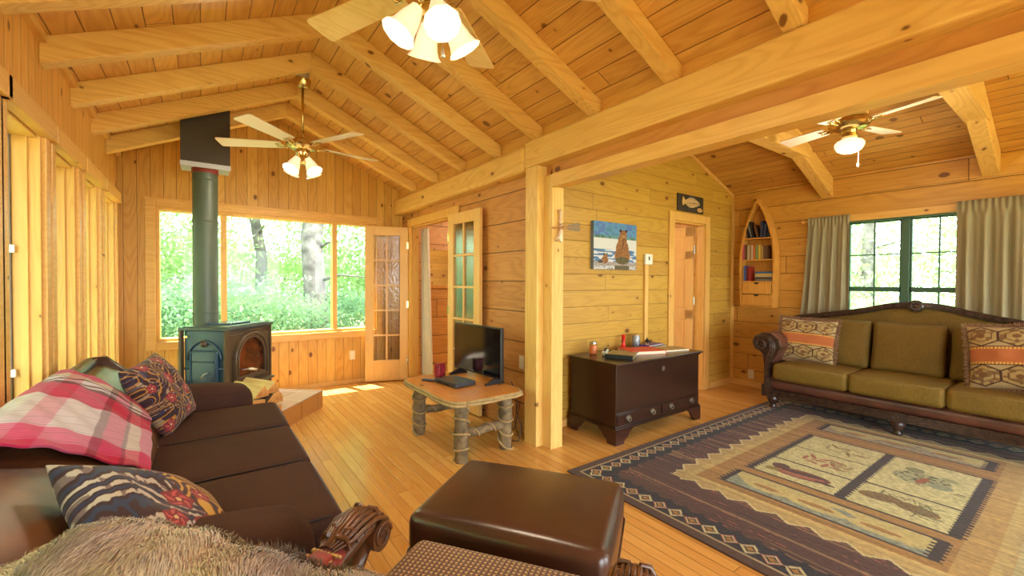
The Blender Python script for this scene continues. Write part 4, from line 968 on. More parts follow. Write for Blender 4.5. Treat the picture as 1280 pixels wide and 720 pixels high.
for (a, b) in ((0, 3), (1, 2)):
    (x0, y0), (x1, y1) = legs[a], legs[b]; z = .20
    l = MB().tube([(x0+.03+(x1-x0-.06)*k/6, y0+(y1-y0)*k/6, z+.004*math.sin(k*2)) for k in range(7)], .033, 14).build('stretcher', BK2, t, smooth=True)
    mb = MB(); mb.tube([(x0+.05+(x1-x0-.1)*k/40, y0+(y1-y0)*k/40+.038*math.cos(k*.32), z+.038*math.sin(k*.32)) for k in range(41)], .006, 6); mb.build('wrapped_vine', VINE, l, smooth=True)
# ---------- television
t = thing('television', 'black flat screen television standing on the log table', 'television', (1.925, 3.19, TZ), math.atan2(-.68, .05)+PI/2)
# local x = away from viewer (thickness), local y = along the screen
BG = plain('glossy_black_screen', (14, 14, 17), .08, spec=.8)
MB().box(.0, .035, -.345, .345, .045, .465).build('housing', BLACKP, t, bevel=.006, world=False)
MB().box(-.002, .004, -.335, .335, .062, .455).build('screen', BG, t, world=False)
MB().box(.03, .055, -.22, .22, .08, .32).build('rear_housing', BLACKP, t, bevel=.012, world=False)
for y in (-.27, .27):
    MB().prism([(-.10, y-.012, 0), (.09, y-.012, 0), (.09, y-.012, .008), (.03, y-.012, .05), (.0, y-.012, .05), (-.10, y-.012, .008)], (0, .024, 0)).build('stand_foot', BLACKP, t, bevel=.003, world=False)
t = thing('media_player', 'slim black media player box on the log table in front of the television', 'media player', (1.68, 3.13, TZ), math.radians(8))
MB().box(-.10, .10, -.16, .14, .004, .038).build('case', plain('satin_black', (40, 42, 50), .3), t, bevel=.006, world=False)
MB().box(-.102, -.099, -.10, .08, .012, .028).build('front_panel', BG, t, world=False)
t = thing('remote_control', 'black remote control lying beside the media player', 'remote control', (1.56, 3.32, TZ), math.radians(35))
MB().rbox(0, 0, .009, .045, .15, .016, .006, .002, 4).build('case', BLACKP, t, smooth=True, world=False)
mb = MB(); [mb.cyl((x, y, .017), (x, y, .0195), .004, seg=8) for x in (-.012, 0, .012) for y in (-.05, -.03, -.01, .01, .03, .05)]; mb.build('button', plain('grey_rubber', (120, 120, 125), .6), t, world=False)
t = thing('drink_tin', 'red and dark patterned tin canister behind the media player', 'tin', (1.70, 3.43, TZ), .3)
mb = MB(); mb.rbox(0, 0, .055, .085, .065, .105, .012, 0, 5); o = mb.build('tin_body', plain('red_tin', (170, 30, 44), .35, c2=(60, 30, 40), vscale=28.), t, smooth='auto', world=False)
MB().rbox(0, 0, .112, .088, .068, .014, .006, 0, 3).build('tin_lid', plain('tin_lid_red', (150, 34, 40), .3, .3), t, smooth='auto', world=False)
o = MB().tube([(2.06, 2.85, .50), (2.10, 2.84, .40), (2.12, 2.86, .25), (2.16, 2.84, .10), (2.10, 2.80, .012), (2.05, 2.86, .008), (2.10, 3.0, .01), (2.2, 2.98, .06), (2.235, 2.96, .28)], .004, 6).build('black_cord', BLACKP, smooth=True); tag(o, 'black power cord hanging behind the log table beside the post', 'cord')
o = MB().tube([(2.05, 2.95, .50), (2.09, 2.95, .36), (2.07, 3.0, .2), (2.13, 2.96, .05), (2.17, 2.90, .012), (2.2, 2.99, .1), (2.235, 2.99, .28)], .003, 6).build('black_cord', BLACKP, smooth=True); tag(o, 'thinner black cord looping behind the television', 'cord')
# ================================================================== STOVE, HEARTH, FIREWOOD
def tiles(name, c1, c2, grout, w, ax, rough=.3):
    s = NT(name); P = s.n('ShaderNodeSeparateXYZ', {0: s.obj()}).outputs; D = {'X': P[0], 'Y': P[1], 'Z': P[2]}
    ii = []; dd = None
    for a in ax:
        v = s.ma('DIVIDE', s.ma('ADD', D[a], 10.), w); f = s.ma('FRACT', v); d = s.ma('MINIMUM', f, s.ma('SUBTRACT', 1., f)); ii.append(s.ma('FLOOR', v)); dd = d if dd is None else s.ma('MINIMUM', dd, d)
    wn = s.n('ShaderNodeTexWhiteNoise', {'Vector': s.comb(ii[0], ii[-1], 0.)}).outputs[0]
    nz = s.noise(s.obj(), 6., 4.); col = s.mix(s.ma('ADD', s.ma('MULTIPLY', wn, .5), s.ma('MULTIPLY', nz, .5)), srgb(c1), srgb(c2))
    m = s.mr(dd, .008, .016, 1., 0.); col = s.mix(m, col, srgb(grout)); s.bump(s.mr(dd, 0., .02), .003, .5)
    return s.fin(col, rough)
HR = math.atan2(.76, .65)   # local x along stove front, local y into the room corner
T0 = Vector((1.02, 4.78, 0))
t = thing('raised_hearth', 'low tiled corner hearth platform under the wood stove', 'hearth', T0, HR)
Mi = (Matrix.Translation(T0) @ Matrix.Rotation(HR, 4, 'Z')).inverted()
poly = [(1.02, 4.78), (-.04, 5.68), (-.645, 5.68), (-.645, 3.66), (.10, 3.66)]
loc = [Mi @ Vector((a, b, 0)) for a, b in poly]
TS = tiles('ochre_side_tile', (196, 140, 74), (164, 106, 50), (96, 66, 44), .30, ('X',)); TP = tiles('pale_top_tile', (206, 188, 178), (176, 158, 150), (226, 220, 214), .30, ('X', 'Y'), .22)
MB().prism([(p.x, p.y, 0) for p in loc], (0, 0, .166)).build('tiled_side', TS, t, world=False)
MB().prism([(p.x, p.y, .166) for p in loc], (0, 0, .014)).build('tiled_top', TP, t, world=False, bevel=.003)
SO = Vector((.195, 4.605, .18))
ENA = plain('blue_green_enamel', (48, 74, 94), .22, spec=.6, bump=.05, bscale=90.)  # blue of the sky reflected on the side is put into the enamel
IRON = plain('bronze_black_iron', (86, 68, 48), .34, spec=.5, bump=.1, bscale=120.)  # brownish room light on the stove front is put into this colour
t = thing('wood_stove', 'blue green enamelled cast iron wood stove with arched glass door on the hearth', 'wood stove', SO, HR)
w2, d2, H = .285, .20, .75
MB().box(-w2+.015, w2-.015, -d2+.015, d2-.015, .09, H-.03).build('body', ENA, t, bevel=.008, world=False)
mb = MB(); mb.box(-w2-.015, w2+.015, -d2-.015, d2+.015, H-.03, H-.008); mb.box(-w2+.01, w2-.01, -d2+.01, d2-.01, H-.008, H); mb.build('top_plate', plain('stove_top_enamel', (66, 78, 76), .3, spec=.6), t, bevel=.008, world=False)
MB().rbox(.03, .02, H+.006, .26, .22, .016, .006, 0, 4).build('griddle_lid', ENA, t, smooth='auto', world=False)
for sx in (-1, 1):
    for sy in (-1, 1): MB().tube([(sx*(w2-.04), sy*(d2-.04), .10), (sx*(w2-.03), sy*(d2-.03), .05), (sx*(w2-.035), sy*(d2-.035), 0)], [.035, .022, .026], 12).build('leg', ENA, t, smooth=True, world=False)
# corner pilasters and ribs on the sky tinted side
mb = MB()
for sx in (-1, 1):
    for sy in (-1, 1): mb.box(sx*w2-.018, sx*w2+.002 if sx > 0 else sx*w2+.018, sy*d2-.012, sy*d2+.012, .07, H-.03)
mb.box(-w2-.002, w2+.002, -d2-.004, d2+.004, .07, .11)
mb.build('corner_trim', IRON, t, bevel=.005, world=False)
xs = -w2+.008
mb = MB()
for z in (.24, .40): mb.tube([(xs, -d2+.02, z), (xs, d2-.02, z)], .009, 8)
mb.tube([(xs, .15*math.cos(a), .47+.16*math.sin(a)) for a in np.linspace(0, PI, 20)], .010, 8)
mb.build('side_rib', ENA, t, smooth=True, world=False)
dd = MB().rbox(xs-.008, -.005, .375, .026, .25, .35, .012, 0, 6).build('side_door', ENA, t, smooth='auto', world=False)
mb = MB(); q_ = [(xs-.023, a, b) for a, b in ((-.115, .22), (-.115, .53), (-.10, .545), (.09, .545), (.105, .53), (.105, .22), (.09, .205), (-.10, .205), (-.115, .22))]
mb.tube(q_, .007, 8); mb.tube([(xs-.022, -.11, .30), (xs-.022, .10, .30)], .006, 6); mb.tube([(xs-.022, -.11, .46), (xs-.022, .10, .46)], .006, 6); mb.build('door_moulding', ENA, dd, smooth=True, world=False)
mb = MB(); mb.tube([(xs-.025, -.06, .37), (xs-.05, -.06, .375), (xs-.052, -.035, .36), (xs-.052, -.015, .33)], .006, 8); mb.build('door_handle', CHROME, dd, smooth=True, world=False)
mb = MB(); [mb.cyl((xs-.02, .122, z-.02), (xs-.02, .122, z+.02), .008) for z in (.29, .45)]; mb.build('hinge', ENA, dd, world=False)
MB().lathe([(.03, 0), (.03, .012), (.018, .02), (.014, .03), (.002, .032)], 20, M=frame((xs, 0, .61), (-1, 0, 0), (0, 0, 1))).build('air_control_knob', IRON, t, smooth='auto', world=False)
mb = MB(); mb.cyl((xs-.01, .13, .67), (xs-.035, .13, .67), .010); mb.build('damper_knob', BRASS, t, world=False)
# arched front door (front is -y)
yf = -d2+.01
MB().box(-w2+.02, w2-.02, yf-.006, yf+.02, .11, H-.04).build('front_panel', IRON, t, bevel=.004, world=False)
mb = MB(); [MB().tube([(-w2+.04, yf-.008, z), (w2-.04, yf-.008, z)], .006, 8).build('front_rib', IRON, t, smooth=True, world=False) for z in (H-.055, H-.075)]
def arch(r, zb, zc, n=18): return [(r, zb)]+[(r*math.cos(a), zc+r*math.sin(a)*1.08) for a in np.linspace(0, PI, n)]+[(-r, zb)]
def ringprism(mb, po, pi_, y0, y1):
    n = len(po)
    for i in range(n):
        j = (i+1) % n
        a, b, c, d = po[i], po[j], pi_[j], pi_[i]
        mb.prism([(a[0], y0, a[1]), (b[0], y0, b[1]), (c[0], y0, c[1]), (d[0], y0, d[1])], (0, y1-y0, 0))
dd = None
mb = MB(); ringprism(mb, arch(.215, .275, .455), arch(.175, .31, .455), yf-.03, yf-.004); dd = mb.build('arched_door', IRON, t, bevel=.003, world=False)
mb = MB(); mb.tube([(a, yf-.034, b) for a, b in arch(.205, .285, .455)], .010, 8); mb.tube([(a, yf-.032, b) for a, b in arch(.170, .315, .455)], .007, 8); mb.build('door_moulding', IRON, dd, smooth=True, world=False)
MB().prism([(a, yf-.012, b) for a, b in arch(.176, .31, .455)], (0, .006, 0)).build('firebox_glass', plain('sooty_orange_glass', (110, 54, 26), .10, c2=(40, 24, 18), vscale=7., spec=.7), dd, world=False)  # opaque pane, its orange mottle stands for the firebox interior
mb = MB(); mb.tube([(-.155, yf-.04, .37), (-.13, yf-.065, .372), (-.10, yf-.07, .37)], .006, 8); h = mb.build('door_handle', CHROME, dd, smooth=True, world=False)
MB().tube([(-.10, yf-.07, .37), (-.06, yf-.07, .362), (.0, yf-.07, .345)], [.009, .012, .011], 12).build('handle_grip', plain('ivory_grip', (226, 214, 180), .4), dd, smooth=True, world=False)
MB().prism([(-.25, yf, .235), (.25, yf, .235), (.20, yf-.11, .235), (-.20, yf-.11, .235)], (0, 0, .018)).build('ash_lip', IRON, t, bevel=.005, world=False)
# stove pipe with connector and ceiling box
t = thing('stove_pipe', 'dark green stove pipe rising from the stove to the ceiling box', 'stove pipe', (.03, 4.90, .60))
PIPE = plain('pipe_enamel', (84, 96, 84), .46, .1, spec=.6, c2=(72, 84, 74), vscale=3.)
MB().tube([(.03, 4.90, .62), (.03, 4.90, 2.33)], .098, 36).build('pipe', PIPE, t, smooth='auto')
[MB().lathe([(.098, z-.006), (.1025, z-.003), (.1025, z+.003), (.098, z+.006)], 36, M=Matrix.Translation((.03, 4.90, 0)), cap=False).build('pipe_seam', PIPE, t, smooth=True) for z in (1.02, 1.86, 2.24)]
MB().tube([(.03, 4.90, .70), (.12, 4.76, .70)], .085, 24).build('flue_connector', PIPE, t, smooth='auto')
mb = MB(); mb.tube([(.03, 4.90, 2.30), (.03, 4.90, 2.345)], .104, 36); mb.build('pipe_collar', plain('rust_red_collar', (130, 46, 36), .5), t, smooth='auto')
t = thing('ceiling_support_box', 'square black metal box where the stove pipe enters the ceiling', 'flue box', (.03, 4.85, 2.34))
MB().box(-.145, .215, 4.67, 5.04, 2.35, 2.96).build('box', plain('brown_black_metal', (58, 48, 42), .45, .2), t, bevel=.003)
mb = MB(); mb.prism([(-.148, 4.66, 2.345), (.218, 4.66, 2.345), (.218, 4.66, 2.352), (-.148, 4.66, 2.352)], (0, .39, 0)); mb.box(-.148, .218, 4.655, 4.662, 2.31, 2.352); mb.build('bottom_flange', plain('galvanised_sheet', (176, 180, 196), .4, .5), t)
# firewood
BKM = plain('split_log_bark', (120, 96, 70), .9, c2=(86, 66, 48), vscale=16., bump=.6, bscale=50.)
SPL = wood('split_wood_face', (222, 204, 150), (186, 158, 104), al='X', ac='Z', knots=0, rough=.8)
ENDG = plain('log_end_grain', (214, 156, 82), .8, c2=(176, 112, 50), vscale=30.)
def log(loc, rot, L, pts, label, bark=()):
    t = thing('firewood_log', label, 'firewood', loc, 0, 'firewood stacked on the hearth'); t.rotation_euler = rot
    n = len(pts); mb = MB(); a = [mb.bm.verts.new((-L/2, p[0], p[1])) for p in pts]; b = [mb.bm.verts.new((L/2, p[0], p[1])) for p in pts]
    f = mb.bm.faces.new(a); f.material_index = 1; f = mb.bm.faces.new(b[::-1]); f.material_index = 1
    for i in range(n): f = mb.bm.faces.new((a[i], b[i], b[(i+1) % n], a[(i+1) % n])); f.material_index = 2 if i in bark else 0
    mb.build('split_log', [SPL, ENDG, BKM], t, bevel=.004, world=False)
tri_ = [(-.055, -.032), (.058, -.032), (.025, .045)]; quad_ = [(-.048, -.04), (.048, -.04), (.052, .03), (-.03, .042)]; rnd = [(-.052, -.04), (.052, -.04), (.05, .0), (.03, .03), (0, .042), (-.032, .03), (-.052, 0)]
a0 = math.atan2(.50, .62)
b_ = Vector((.52, 4.10, .18)); ux = Vector((math.cos(a0+.55), math.sin(a0+.55), 0)); 
# logs lie pointing towards the room, ends visible
lx = math.radians(-4)
LG = []
row_ = [(.262, 4.055), (.337, 4.145), (.412, 4.235)]
tx_ = ['bark covered split log at the bottom front of the firewood pile', 'round backed log in the middle of the bottom firewood row', 'split log at the bottom rear of the firewood pile', 'pale square split log, second layer front of the firewood pile', 'brown triangular log, second layer middle of the firewood pile', 'rounded log, second layer rear of the firewood pile', 'pale triangular split log on top front of the firewood pile', 'pale wedge log on top rear of the firewood pile']
sh_ = [(quad_, (1, 2)), (rnd, (2, 3, 4)), (quad_, (0, 1)), (quad_, ()), (tri_, (0, 1, 2)), (rnd, (2, 3)), (tri_, ()), (tri_, (1,))]
for i in range(8):
    lay = i//3; j = i % 3; x_, y_ = row_[j] if i < 6 else ((.28, 4.07) if j == 0 else (.37, 4.18))
    LG.append(((x_+.012*math.sin(i*2.2), y_, (.23, .335, .43)[lay]), (0, 0, math.radians(-58+5*math.sin(i*1.7))), sh_[i][0], sh_[i][1], tx_[i]))
for l, r_, p_, bk_, lb in LG:
    p_ = [(a*1.2, b*1.2) for a, b in p_]; log(l, r_, .38, p_, lb, bk_)

# ================================================================== FANS
BLW = wood('fan_blade_wood', (236, 206, 146), (216, 176, 108), al='X', ac='Y', knots=0, rough=.4, var=.2)
BLWW = plain('fan_blade_white', (228, 214, 196), .4)
SHADE = glow('frosted_shade_glow', (255, 236, 196), SHADE_EMIT)
GLOBE = glow('school_globe_glow', (255, 236, 200), SHADE_EMIT*1.5)
GLOBE_B = glow('bedroom_dome_glow', (255, 240, 215), 2.5)
def pt_light(loc, wt, r=.045, c=(1., .86, .66)):
    l = bpy.data.lights.new('bulb_light', 'POINT'); l.energy = wt; l.shadow_soft_size = r; l.color = c
    o = bpy.data.objects.new('bulb_light', l); COL.objects.link(o); o.location = loc; return o
def fan(name_label, loc, ceil_z, rod_top, angs, R, blade, kit='bells', boxz=None, hugger=False, kitrot=0.):
    x, y, z = loc; t = thing('ceiling_fan', name_label, 'ceiling fan', loc, 0, 'ceiling fans')
    M = Matrix.Identity(4)
    MB().lathe([(.03, -.05), (.08, -.046), (.115, -.028), (.132, -.008), (.132, .018), (.118, .034), (.07, .046), (.03, .06), (.015, .075)], 36).build('motor_housing', BRASS, t, smooth='auto', world=False)
    if not hugger:
        MB().cyl((0, 0, .07), (0, 0, rod_top-z), .011).build('down_rod', BRASS, t, smooth=True, world=False)
        MB().lathe([(.015, -.075), (.04, -.07), (.062, -.04), (.068, 0)], 30, M=Matrix.Translation((0, 0, rod_top-z+.03))).build('canopy', BRASS, t, smooth='auto', world=False)
    if boxz: MB().box(-boxz[0], boxz[0], -boxz[0], boxz[0], boxz[1]-z, boxz[2]-z).build('mounting_block', boxz[3], t, bevel=.004, world=False)
    for a in angs:
        A = Matrix.Rotation(math.radians(a), 4, 'Z'); T = A @ Matrix.Rotation(math.radians(11), 4, 'X')
        mb = MB(); w0, w1 = .052, .072
        pts = [(.17, -w0), (.20, -w0-.004), (R-.02, -w1), (R-.006, -w1+.006), (R, -w1+.02), (R, w1-.02), (R-.006, w1-.006), (R-.02, w1), (.20, w0+.004), (.17, w0)]
        mb.prism([(p[0], p[1], -.004) for p in pts], (0, 0, .007), M=T); bl = mb.build('blade', blade, t, world=False, bevel=.0015)
        mb = MB(); mb.tube([T @ Vector(p) for p in ((.09, 0, -.012), (.13, .012, -.02), (.16, .02, -.009), (.215, .022, -.007))], .006, 6); mb.tube([T @ Vector(p) for p in ((.09, 0, -.012), (.13, -.012, -.02), (.16, -.02, -.009), (.215, -.022, -.007))], .006, 6)
        mb.tube([T @ Vector((.185+.022*math.cos(k), .022*math.sin(k), -.008)) for k in np.linspace(0, 2*PI, 13)], .005, 6)
        mb.build('blade_bracket', BRASS, bl, smooth=True, world=False)
    if kit == 'bells':
        MB().lathe([(.02, -.165), (.045, -.155), (.05, -.12), (.035, -.09), (.06, -.07), (.06, -.05)], 30).build('light_fitter', BRASS, t, smooth='auto', world=False)
        for k in range(4):
            a = kitrot+k*PI/2; A = Matrix.Rotation(a, 4, 'Z') @ Matrix.Translation((.060, 0, -.125)) @ Matrix.Rotation(math.radians(-32), 4, 'Y') @ Matrix.Rotation(PI, 4, 'X')
            MB().tube([Matrix.Rotation(a, 4, 'Z') @ Vector(p) for p in ((.02, 0, -.12), (.045, 0, -.105), (.065, 0, -.125))], .012, 10).build('socket_arm', BRASS, t, smooth=True, world=False)
            prof = [(.026, 0), (.030, .02), (.038, .045), (.043, .07), (.047, .095), (.056, .118), (.068, .132)]
            pin = [(r-.004, zz) for r, zz in prof[::-1]]
            MB().lathe(prof+pin, 28, M=A, cap=False, flute=(.03, 10)).build('glass_shade', SHADE, t, smooth=True, world=False)
            p = A @ Vector((0, 0, .11)); pt_light(Vector(loc)+p, LAMP_W)
            MB().lathe([(.008, .01), (.016, .03), (.026, .065), (.02, .09), (.002, .098)], 16, M=A).build('light_bulb', SHADE, t, smooth=True, world=False)
        mb = MB(); mb.tube([(.028, -.03, -.15), (.028, -.03, -.27)], .0016, 6); mb.lathe([(.003, -.30), (.007, -.295), (.006, -.275), (.002, -.262)], 12, M=Matrix.Translation((.028, -.03, 0))); mb.build('pull_chain', CHROME, t, world=False)
    else:
        MB().lathe([(.05, -.11), (.06, -.10), (.045, -.07), (.05, -.05)], 30).build('light_fitter', BRASS, t, smooth='auto', world=False)
        MB().lathe([(.002, -.215), (.04, -.213), (.075, -.195), (.092, -.165), (.093, -.145), (.08, -.128), (.055, -.115), (.045, -.105)], 36).build('glass_globe', GLOBE, t, smooth=True, world=False)
        pt_light(Vector(loc)+Vector((0, 0, -.27)), LAMP_W*1.5, .08)
        mb = MB(); mb.tube([(.09, -.03, -.07), (.092, -.03, -.28)], .0016, 6); mb.lathe([(.003, -.31), (.008, -.30), (.006, -.28)], 12, M=Matrix.Translation((.092, -.03, 0))); mb.build('pull_chain', WHITEP, t, world=False)
    return t
GREYB = plain('grey_fan_box', (178, 172, 160), .5)
fan('brass ceiling fan with tan blades and bell lights nearest the viewer', (.72, 1.52, 2.47), RZ, 2.98, (114, 42, -30, -102, -174), .68, BLW, boxz=(.045, 2.98, 3.19, GREYB), kitrot=1.39)
fan('brass ceiling fan with whitish blades hanging before the stove', (.72, 4.12, 2.50), RZ, 3.04, (152, 224, 296, 8, 80), .68, BLWW, boxz=(.045, 3.05, 3.19, GREYB), kitrot=.61)
fan('brass four bladed fan with one round globe light in the sitting room', (3.95, 1.14, 2.515), RZ2, 0, (255, 345, 75, 165), .52, BLWW, kit='globe', hugger=True, boxz=(.09, 2.585, 3.08, W_bz))

# ================================================================== SITTING ROOM WALL THINGS
# curtains
CUR = fabric('beige_curtain_cloth', (160, 150, 120), (134, 124, 96), 600., sheen=.1, bump=.2)
def curtain(y0, y1, zt, zb, label, x=5.585, flare=0., seed=0, nw=11):
    q = random.Random(seed); t = thing('curtain', label, 'curtain', (x, (y0+y1)/2, zb))
    ph = [q.uniform(0, 6) for _ in range(4)]
    def f(u, v):
        y = y0+(y1-y0)*u; y += flare*(u)*v**1.5
        amp = .006+.016*min(1, v*3)
        zz = zt+(zb-zt)*v
        g = math.sin(u*nw*2*PI/2+ph[0]+.6*math.sin(v*2+ph[1]))+.5*math.sin(u*nw*2*PI*.93+ph[2])
        if v < .06: g = math.sin(u*nw*2.6*PI+ph[3])*1.0; amp = .007
        return Vector((x+amp*g, y, zz))
    mb = MB(); mb.grid(f, 150, 40); mb.build('curtain_panel', CUR, t, smooth=True, solid=.003)
    mb = MB(); mb.cyl((x+.025, y0+.01, zt-.035), (x+.025, y1+.045*(y1 > 1.5), zt-.035), .009); (mb.cyl((x+.025, y1+.045, zt-.035), (x+.025, y1+.07, zt-.035), .02) if y1 > 1.5 else None); mb.build('curtain_rod', W_ty, t, smooth='auto')
    mb = MB(); mb.box(x+.02, XS, y1-.02, y1-.005, zt-.05, zt-.02); mb.build('rod_bracket', W_ty, t)
    return t
curtain(1.60, 1.985, 2.055, .55, 'beige rod pocket curtain on the left side of the green window', flare=.10, seed=1, nw=9)
curtain(.02, .80, 2.07, .55, 'beige rod pocket curtain on the right side of the green window', seed=2, nw=15)
# curtain in the bedroom doorway
t = thing('door_curtain', 'white curtain hanging inside the french doorway', 'curtain', (2.40, 5.30, .05))
mb = MB(); mb.grid(lambda u, v: Vector((2.41+.022*math.sin(u*24), 5.43-(.23+.15*v)*u, 2.02-1.97*v)), 60, 30); mb.build('curtain_panel', fabric('white_curtain', (222, 210, 190), (200, 186, 164), 500., sheen=.1, bump=.2), t, smooth=True, solid=.003)
# bedroom mirror
t = thing('wall_mirror', 'square pine framed mirror on the bedroom log wall seen through the doorway', 'mirror', (2.87, 5.68, 1.6))
mx0, mx1, mz0, mz1 = 2.60, 3.00, 1.22, 1.82
mb = MB(); mb.box(mx0, mx1, 5.665, YE, mz0, mz0+.05).box(mx0, mx1, 5.665, YE, mz1-.05, mz1).box(mx0, mx0+.05, 5.665, YE, mz0, mz1).box(mx1-.05, mx1, 5.665, YE, mz0, mz1); mb.build('mirror_frame', W_shelf, t, bevel=.004)
MB().box(mx0+.04, mx1-.04, 5.678, 5.69, mz0+.04, mz1-.04).build('mirror_glass', plain('mirror_silver', (235, 235, 235), .02, 1.), t)
t = thing('dome_light', 'white glass dome light on the bedroom ceiling behind the open doors', 'ceiling light', (3.7, 4.4, 2.42))
MB().lathe([(.14, -.001), (.145, -.02), (.13, -.03)], 32).build('base_ring', BRASS, t, smooth='auto', world=False)
MB().lathe([(.13, -.02), (.125, -.06), (.09, -.10), (.04, -.118), (.002, -.12)], 32, cap=False).build('glass_dome', GLOBE_B, t, smooth=True, world=False)
pt_light((3.7, 4.4, 2.18), 60, .1, (1, .88, .72))
# bookshelf shaped like a boat
SX0, SX1, BC = 5.515, XS, 2.505
def half(z):
    zz = [1.02, 1.2, 1.45, 1.70, 1.85, 2.0, 2.15, 2.27, 2.345]; hh = [.190, .200, .208, .205, .185, .150, .100, .047, .004]
    return float(np.interp(z, zz, hh))
t = thing('boat_bookshelf', 'boat shaped pine bookshelf with two drawers hung on the log wall', 'bookshelf', (5.58, BC, 1.02))
zs = list(np.linspace(1.02, 2.345, 26)); mb = MB()
for sg in (-1, 1):
    for i in range(25):
        a, b = zs[i], zs[i+1]; h0, h1 = half(a), half(b); ti = .024
        g0, g1 = max(.0, h0-ti), max(.0, h1-ti)
        if b > 2.28: g0 = 0 if a > 2.27 else g0; g1 = 0
        P_ = [(SX0, BC+sg*g0, a), (SX0, BC+sg*h0, a), (SX0, BC+sg*h1, b), (SX0, BC+sg*g1, b)]
        mb.prism(P_, (SX1-SX0, 0, 0))
mb.build('hull_side', W_shelf, t)
mb = MB(); mb.prism([(SX1-.012, BC-half(z), z) for z in zs]+[(SX1-.012, BC+half(z), z) for z in zs[::-1]], (.011, 0, 0)); mb.build('back_panel', W_shelf, t)
for z in (1.03, 1.335, 1.60, 1.865): MB().box(SX0+.006, SX1-.01, BC-half(z)+.012, BC+half(z)-.012, z-.008, z+.008).build('shelf', W_shelf, t, bevel=.002)
for z0, z1 in ((1.042, 1.178), (1.186, 1.325)):
    d = MB().box(SX0-.002, SX0+.10, BC-.168, BC+.168, z0, z1).build('drawer', W_shelf, t, bevel=.003)
    mb = MB(); mb.prism([(SX0-.0035, BC+.03*math.cos(a), z1-.001+.022*math.sin(a)) for a in np.linspace(PI, 2*PI, 12)], (.003, 0, 0)); mb.build('finger_notch', BLACKP, d)
CL = {'navy': (42, 48, 84), 'black': (36, 34, 36), 'brown': (98, 66, 44), 'cream': (206, 190, 150), 'red': (158, 44, 36), 'maroon': (110, 34, 38), 'blue': (64, 102, 170), 'green': (126, 146, 96), 'tan': (170, 132, 84), 'white': (222, 216, 204), 'pink': (196, 80, 110), 'orange': (206, 110, 50), 'yellow': (214, 180, 70), 'grey': (110, 110, 112)}
PAPER = plain('book_pages', (226, 214, 186), .9)
def book(y, z, th, h, col, label, dep=.10, lean=0., flat=False, x=SX0+.012, grp='books in the boat shelf'):
    t = thing('book', label, 'book', (x+dep/2, y, z), 0, grp)
    cv = plain('cover_'+col, CL[col], .5)
    if flat:
        t.location = (x+dep/2, y, z); mb = MB(); mb.box(-dep/2, dep/2, -h/2, h/2, 0, .003).box(-dep/2, dep/2, -h/2, h/2, th-.003, th).box(-dep/2, -dep/2+.004, -h/2, h/2, 0, th); mb.build('cover', cv, t, world=False)
        MB().box(-dep/2+.004, dep/2-.003, -h/2+.003, h/2-.003, .003, th-.003).build('pages', PAPER, t, world=False)
    else:
        t.rotation_euler = (lean, 0, 0); mb = MB(); mb.box(-dep/2, dep/2, -th/2, -th/2+.002, 0, h).box(-dep/2, dep/2, th/2-.002, th/2, 0, h).box(-dep/2, -dep/2+.003, -th/2, th/2, 0, h); mb.build('cover', cv, t, world=False)
        MB().box(-dep/2+.003, dep/2-.003, -th/2+.002, th/2-.002, .003, h-.004).build('pages', PAPER, t, world=False)
def row(z, y, items, shelf):
    # y decreases to the right as seen
    for i, (th, h, col, lab) in enumerate(items): book(y-th/2, z, th-.002, h, col, lab % shelf); y -= th
ZA = 1.344
row(ZA, BC+.178, [(.022, .17, 'tan', 'tan book at the left end of the %s shelf'), (.026, .19, 'blue', 'blue spined book standing on the %s shelf'), (.026, .18, 'maroon', 'maroon book standing left on the %s shelf'), (.030, .18, 'red', 'dark red book beside the flat stack on the %s shelf')], 'bottom')
for i, (th, col, ln, lb) in enumerate(((.026, 'grey', .19, 'grey book lying lowest in the flat stack of the bottom shelf'), (.022, 'brown', .19, 'brown book lying second in the flat stack of the bottom shelf'), (.024, 'cream', .2, 'cream book lying third in the flat stack of the bottom shelf'), (.020, 'yellow', .2, 'yellow book lying fourth in the flat stack of the bottom shelf'), (.022, 'blue', .19, 'blue book topping the flat stack of the bottom shelf'))):
    book(BC-.075, ZA+sum((.026, .022, .024, .020, .022)[:i]), th-.001, ln, col, lb, flat=True, dep=.115)
row(1.609, BC+.178, [(.026, .19, 'pink', 'pink and white spined book, leftmost on the %s shelf'), (.034, .185, 'brown', 'brown book second from left on the %s shelf'), (.026, .18, 'cream', 'cream book third from left on the %s shelf'), (.022, .175, 'tan', 'tan book beside the cream one on the %s shelf'), (.018, .175, 'white', 'thin white book on the %s shelf'), (.030, .19, 'orange', 'orange and red book on the %s shelf'), (.034, .175, 'green', 'pale green book on the %s shelf'), (.028, .175, 'yellow', 'yellowish book on the %s shelf'), (.034, .165, 'tan', 'wide tan book near the right of the %s shelf'), (.045, .165, 'brown', 'brown book at the right end of the %s shelf')], 'middle')
for i, (y, th, h, col, ln, lb) in enumerate(((.135, .026, .15, 'tan', -.22, 'tan leaning book leftmost on the top shelf'), (.105, .026, .17, 'black', -.24, 'black book leaning left on the top shelf'), (.070, .024, .20, 'grey', -.26, 'grey book leaning on the top shelf'), (.040, .024, .21, 'black', -.28, 'tall black book leaning in the middle of the top shelf'), (.0, .026, .16, 'brown', -.25, 'brown book leaning in the middle of the top shelf'), (-.045, .034, .20, 'navy', .02, 'upright navy book on the top shelf'), (-.082, .034, .17, 'navy', .05, 'navy book on the right of the top shelf'), (-.118, .028, .12, 'black', .1, 'short black book at the right end of the top shelf'))):
    book(BC+y, 1.874+abs(math.sin(ln))*th*.5, th-.002, h, col, lb, lean=ln)
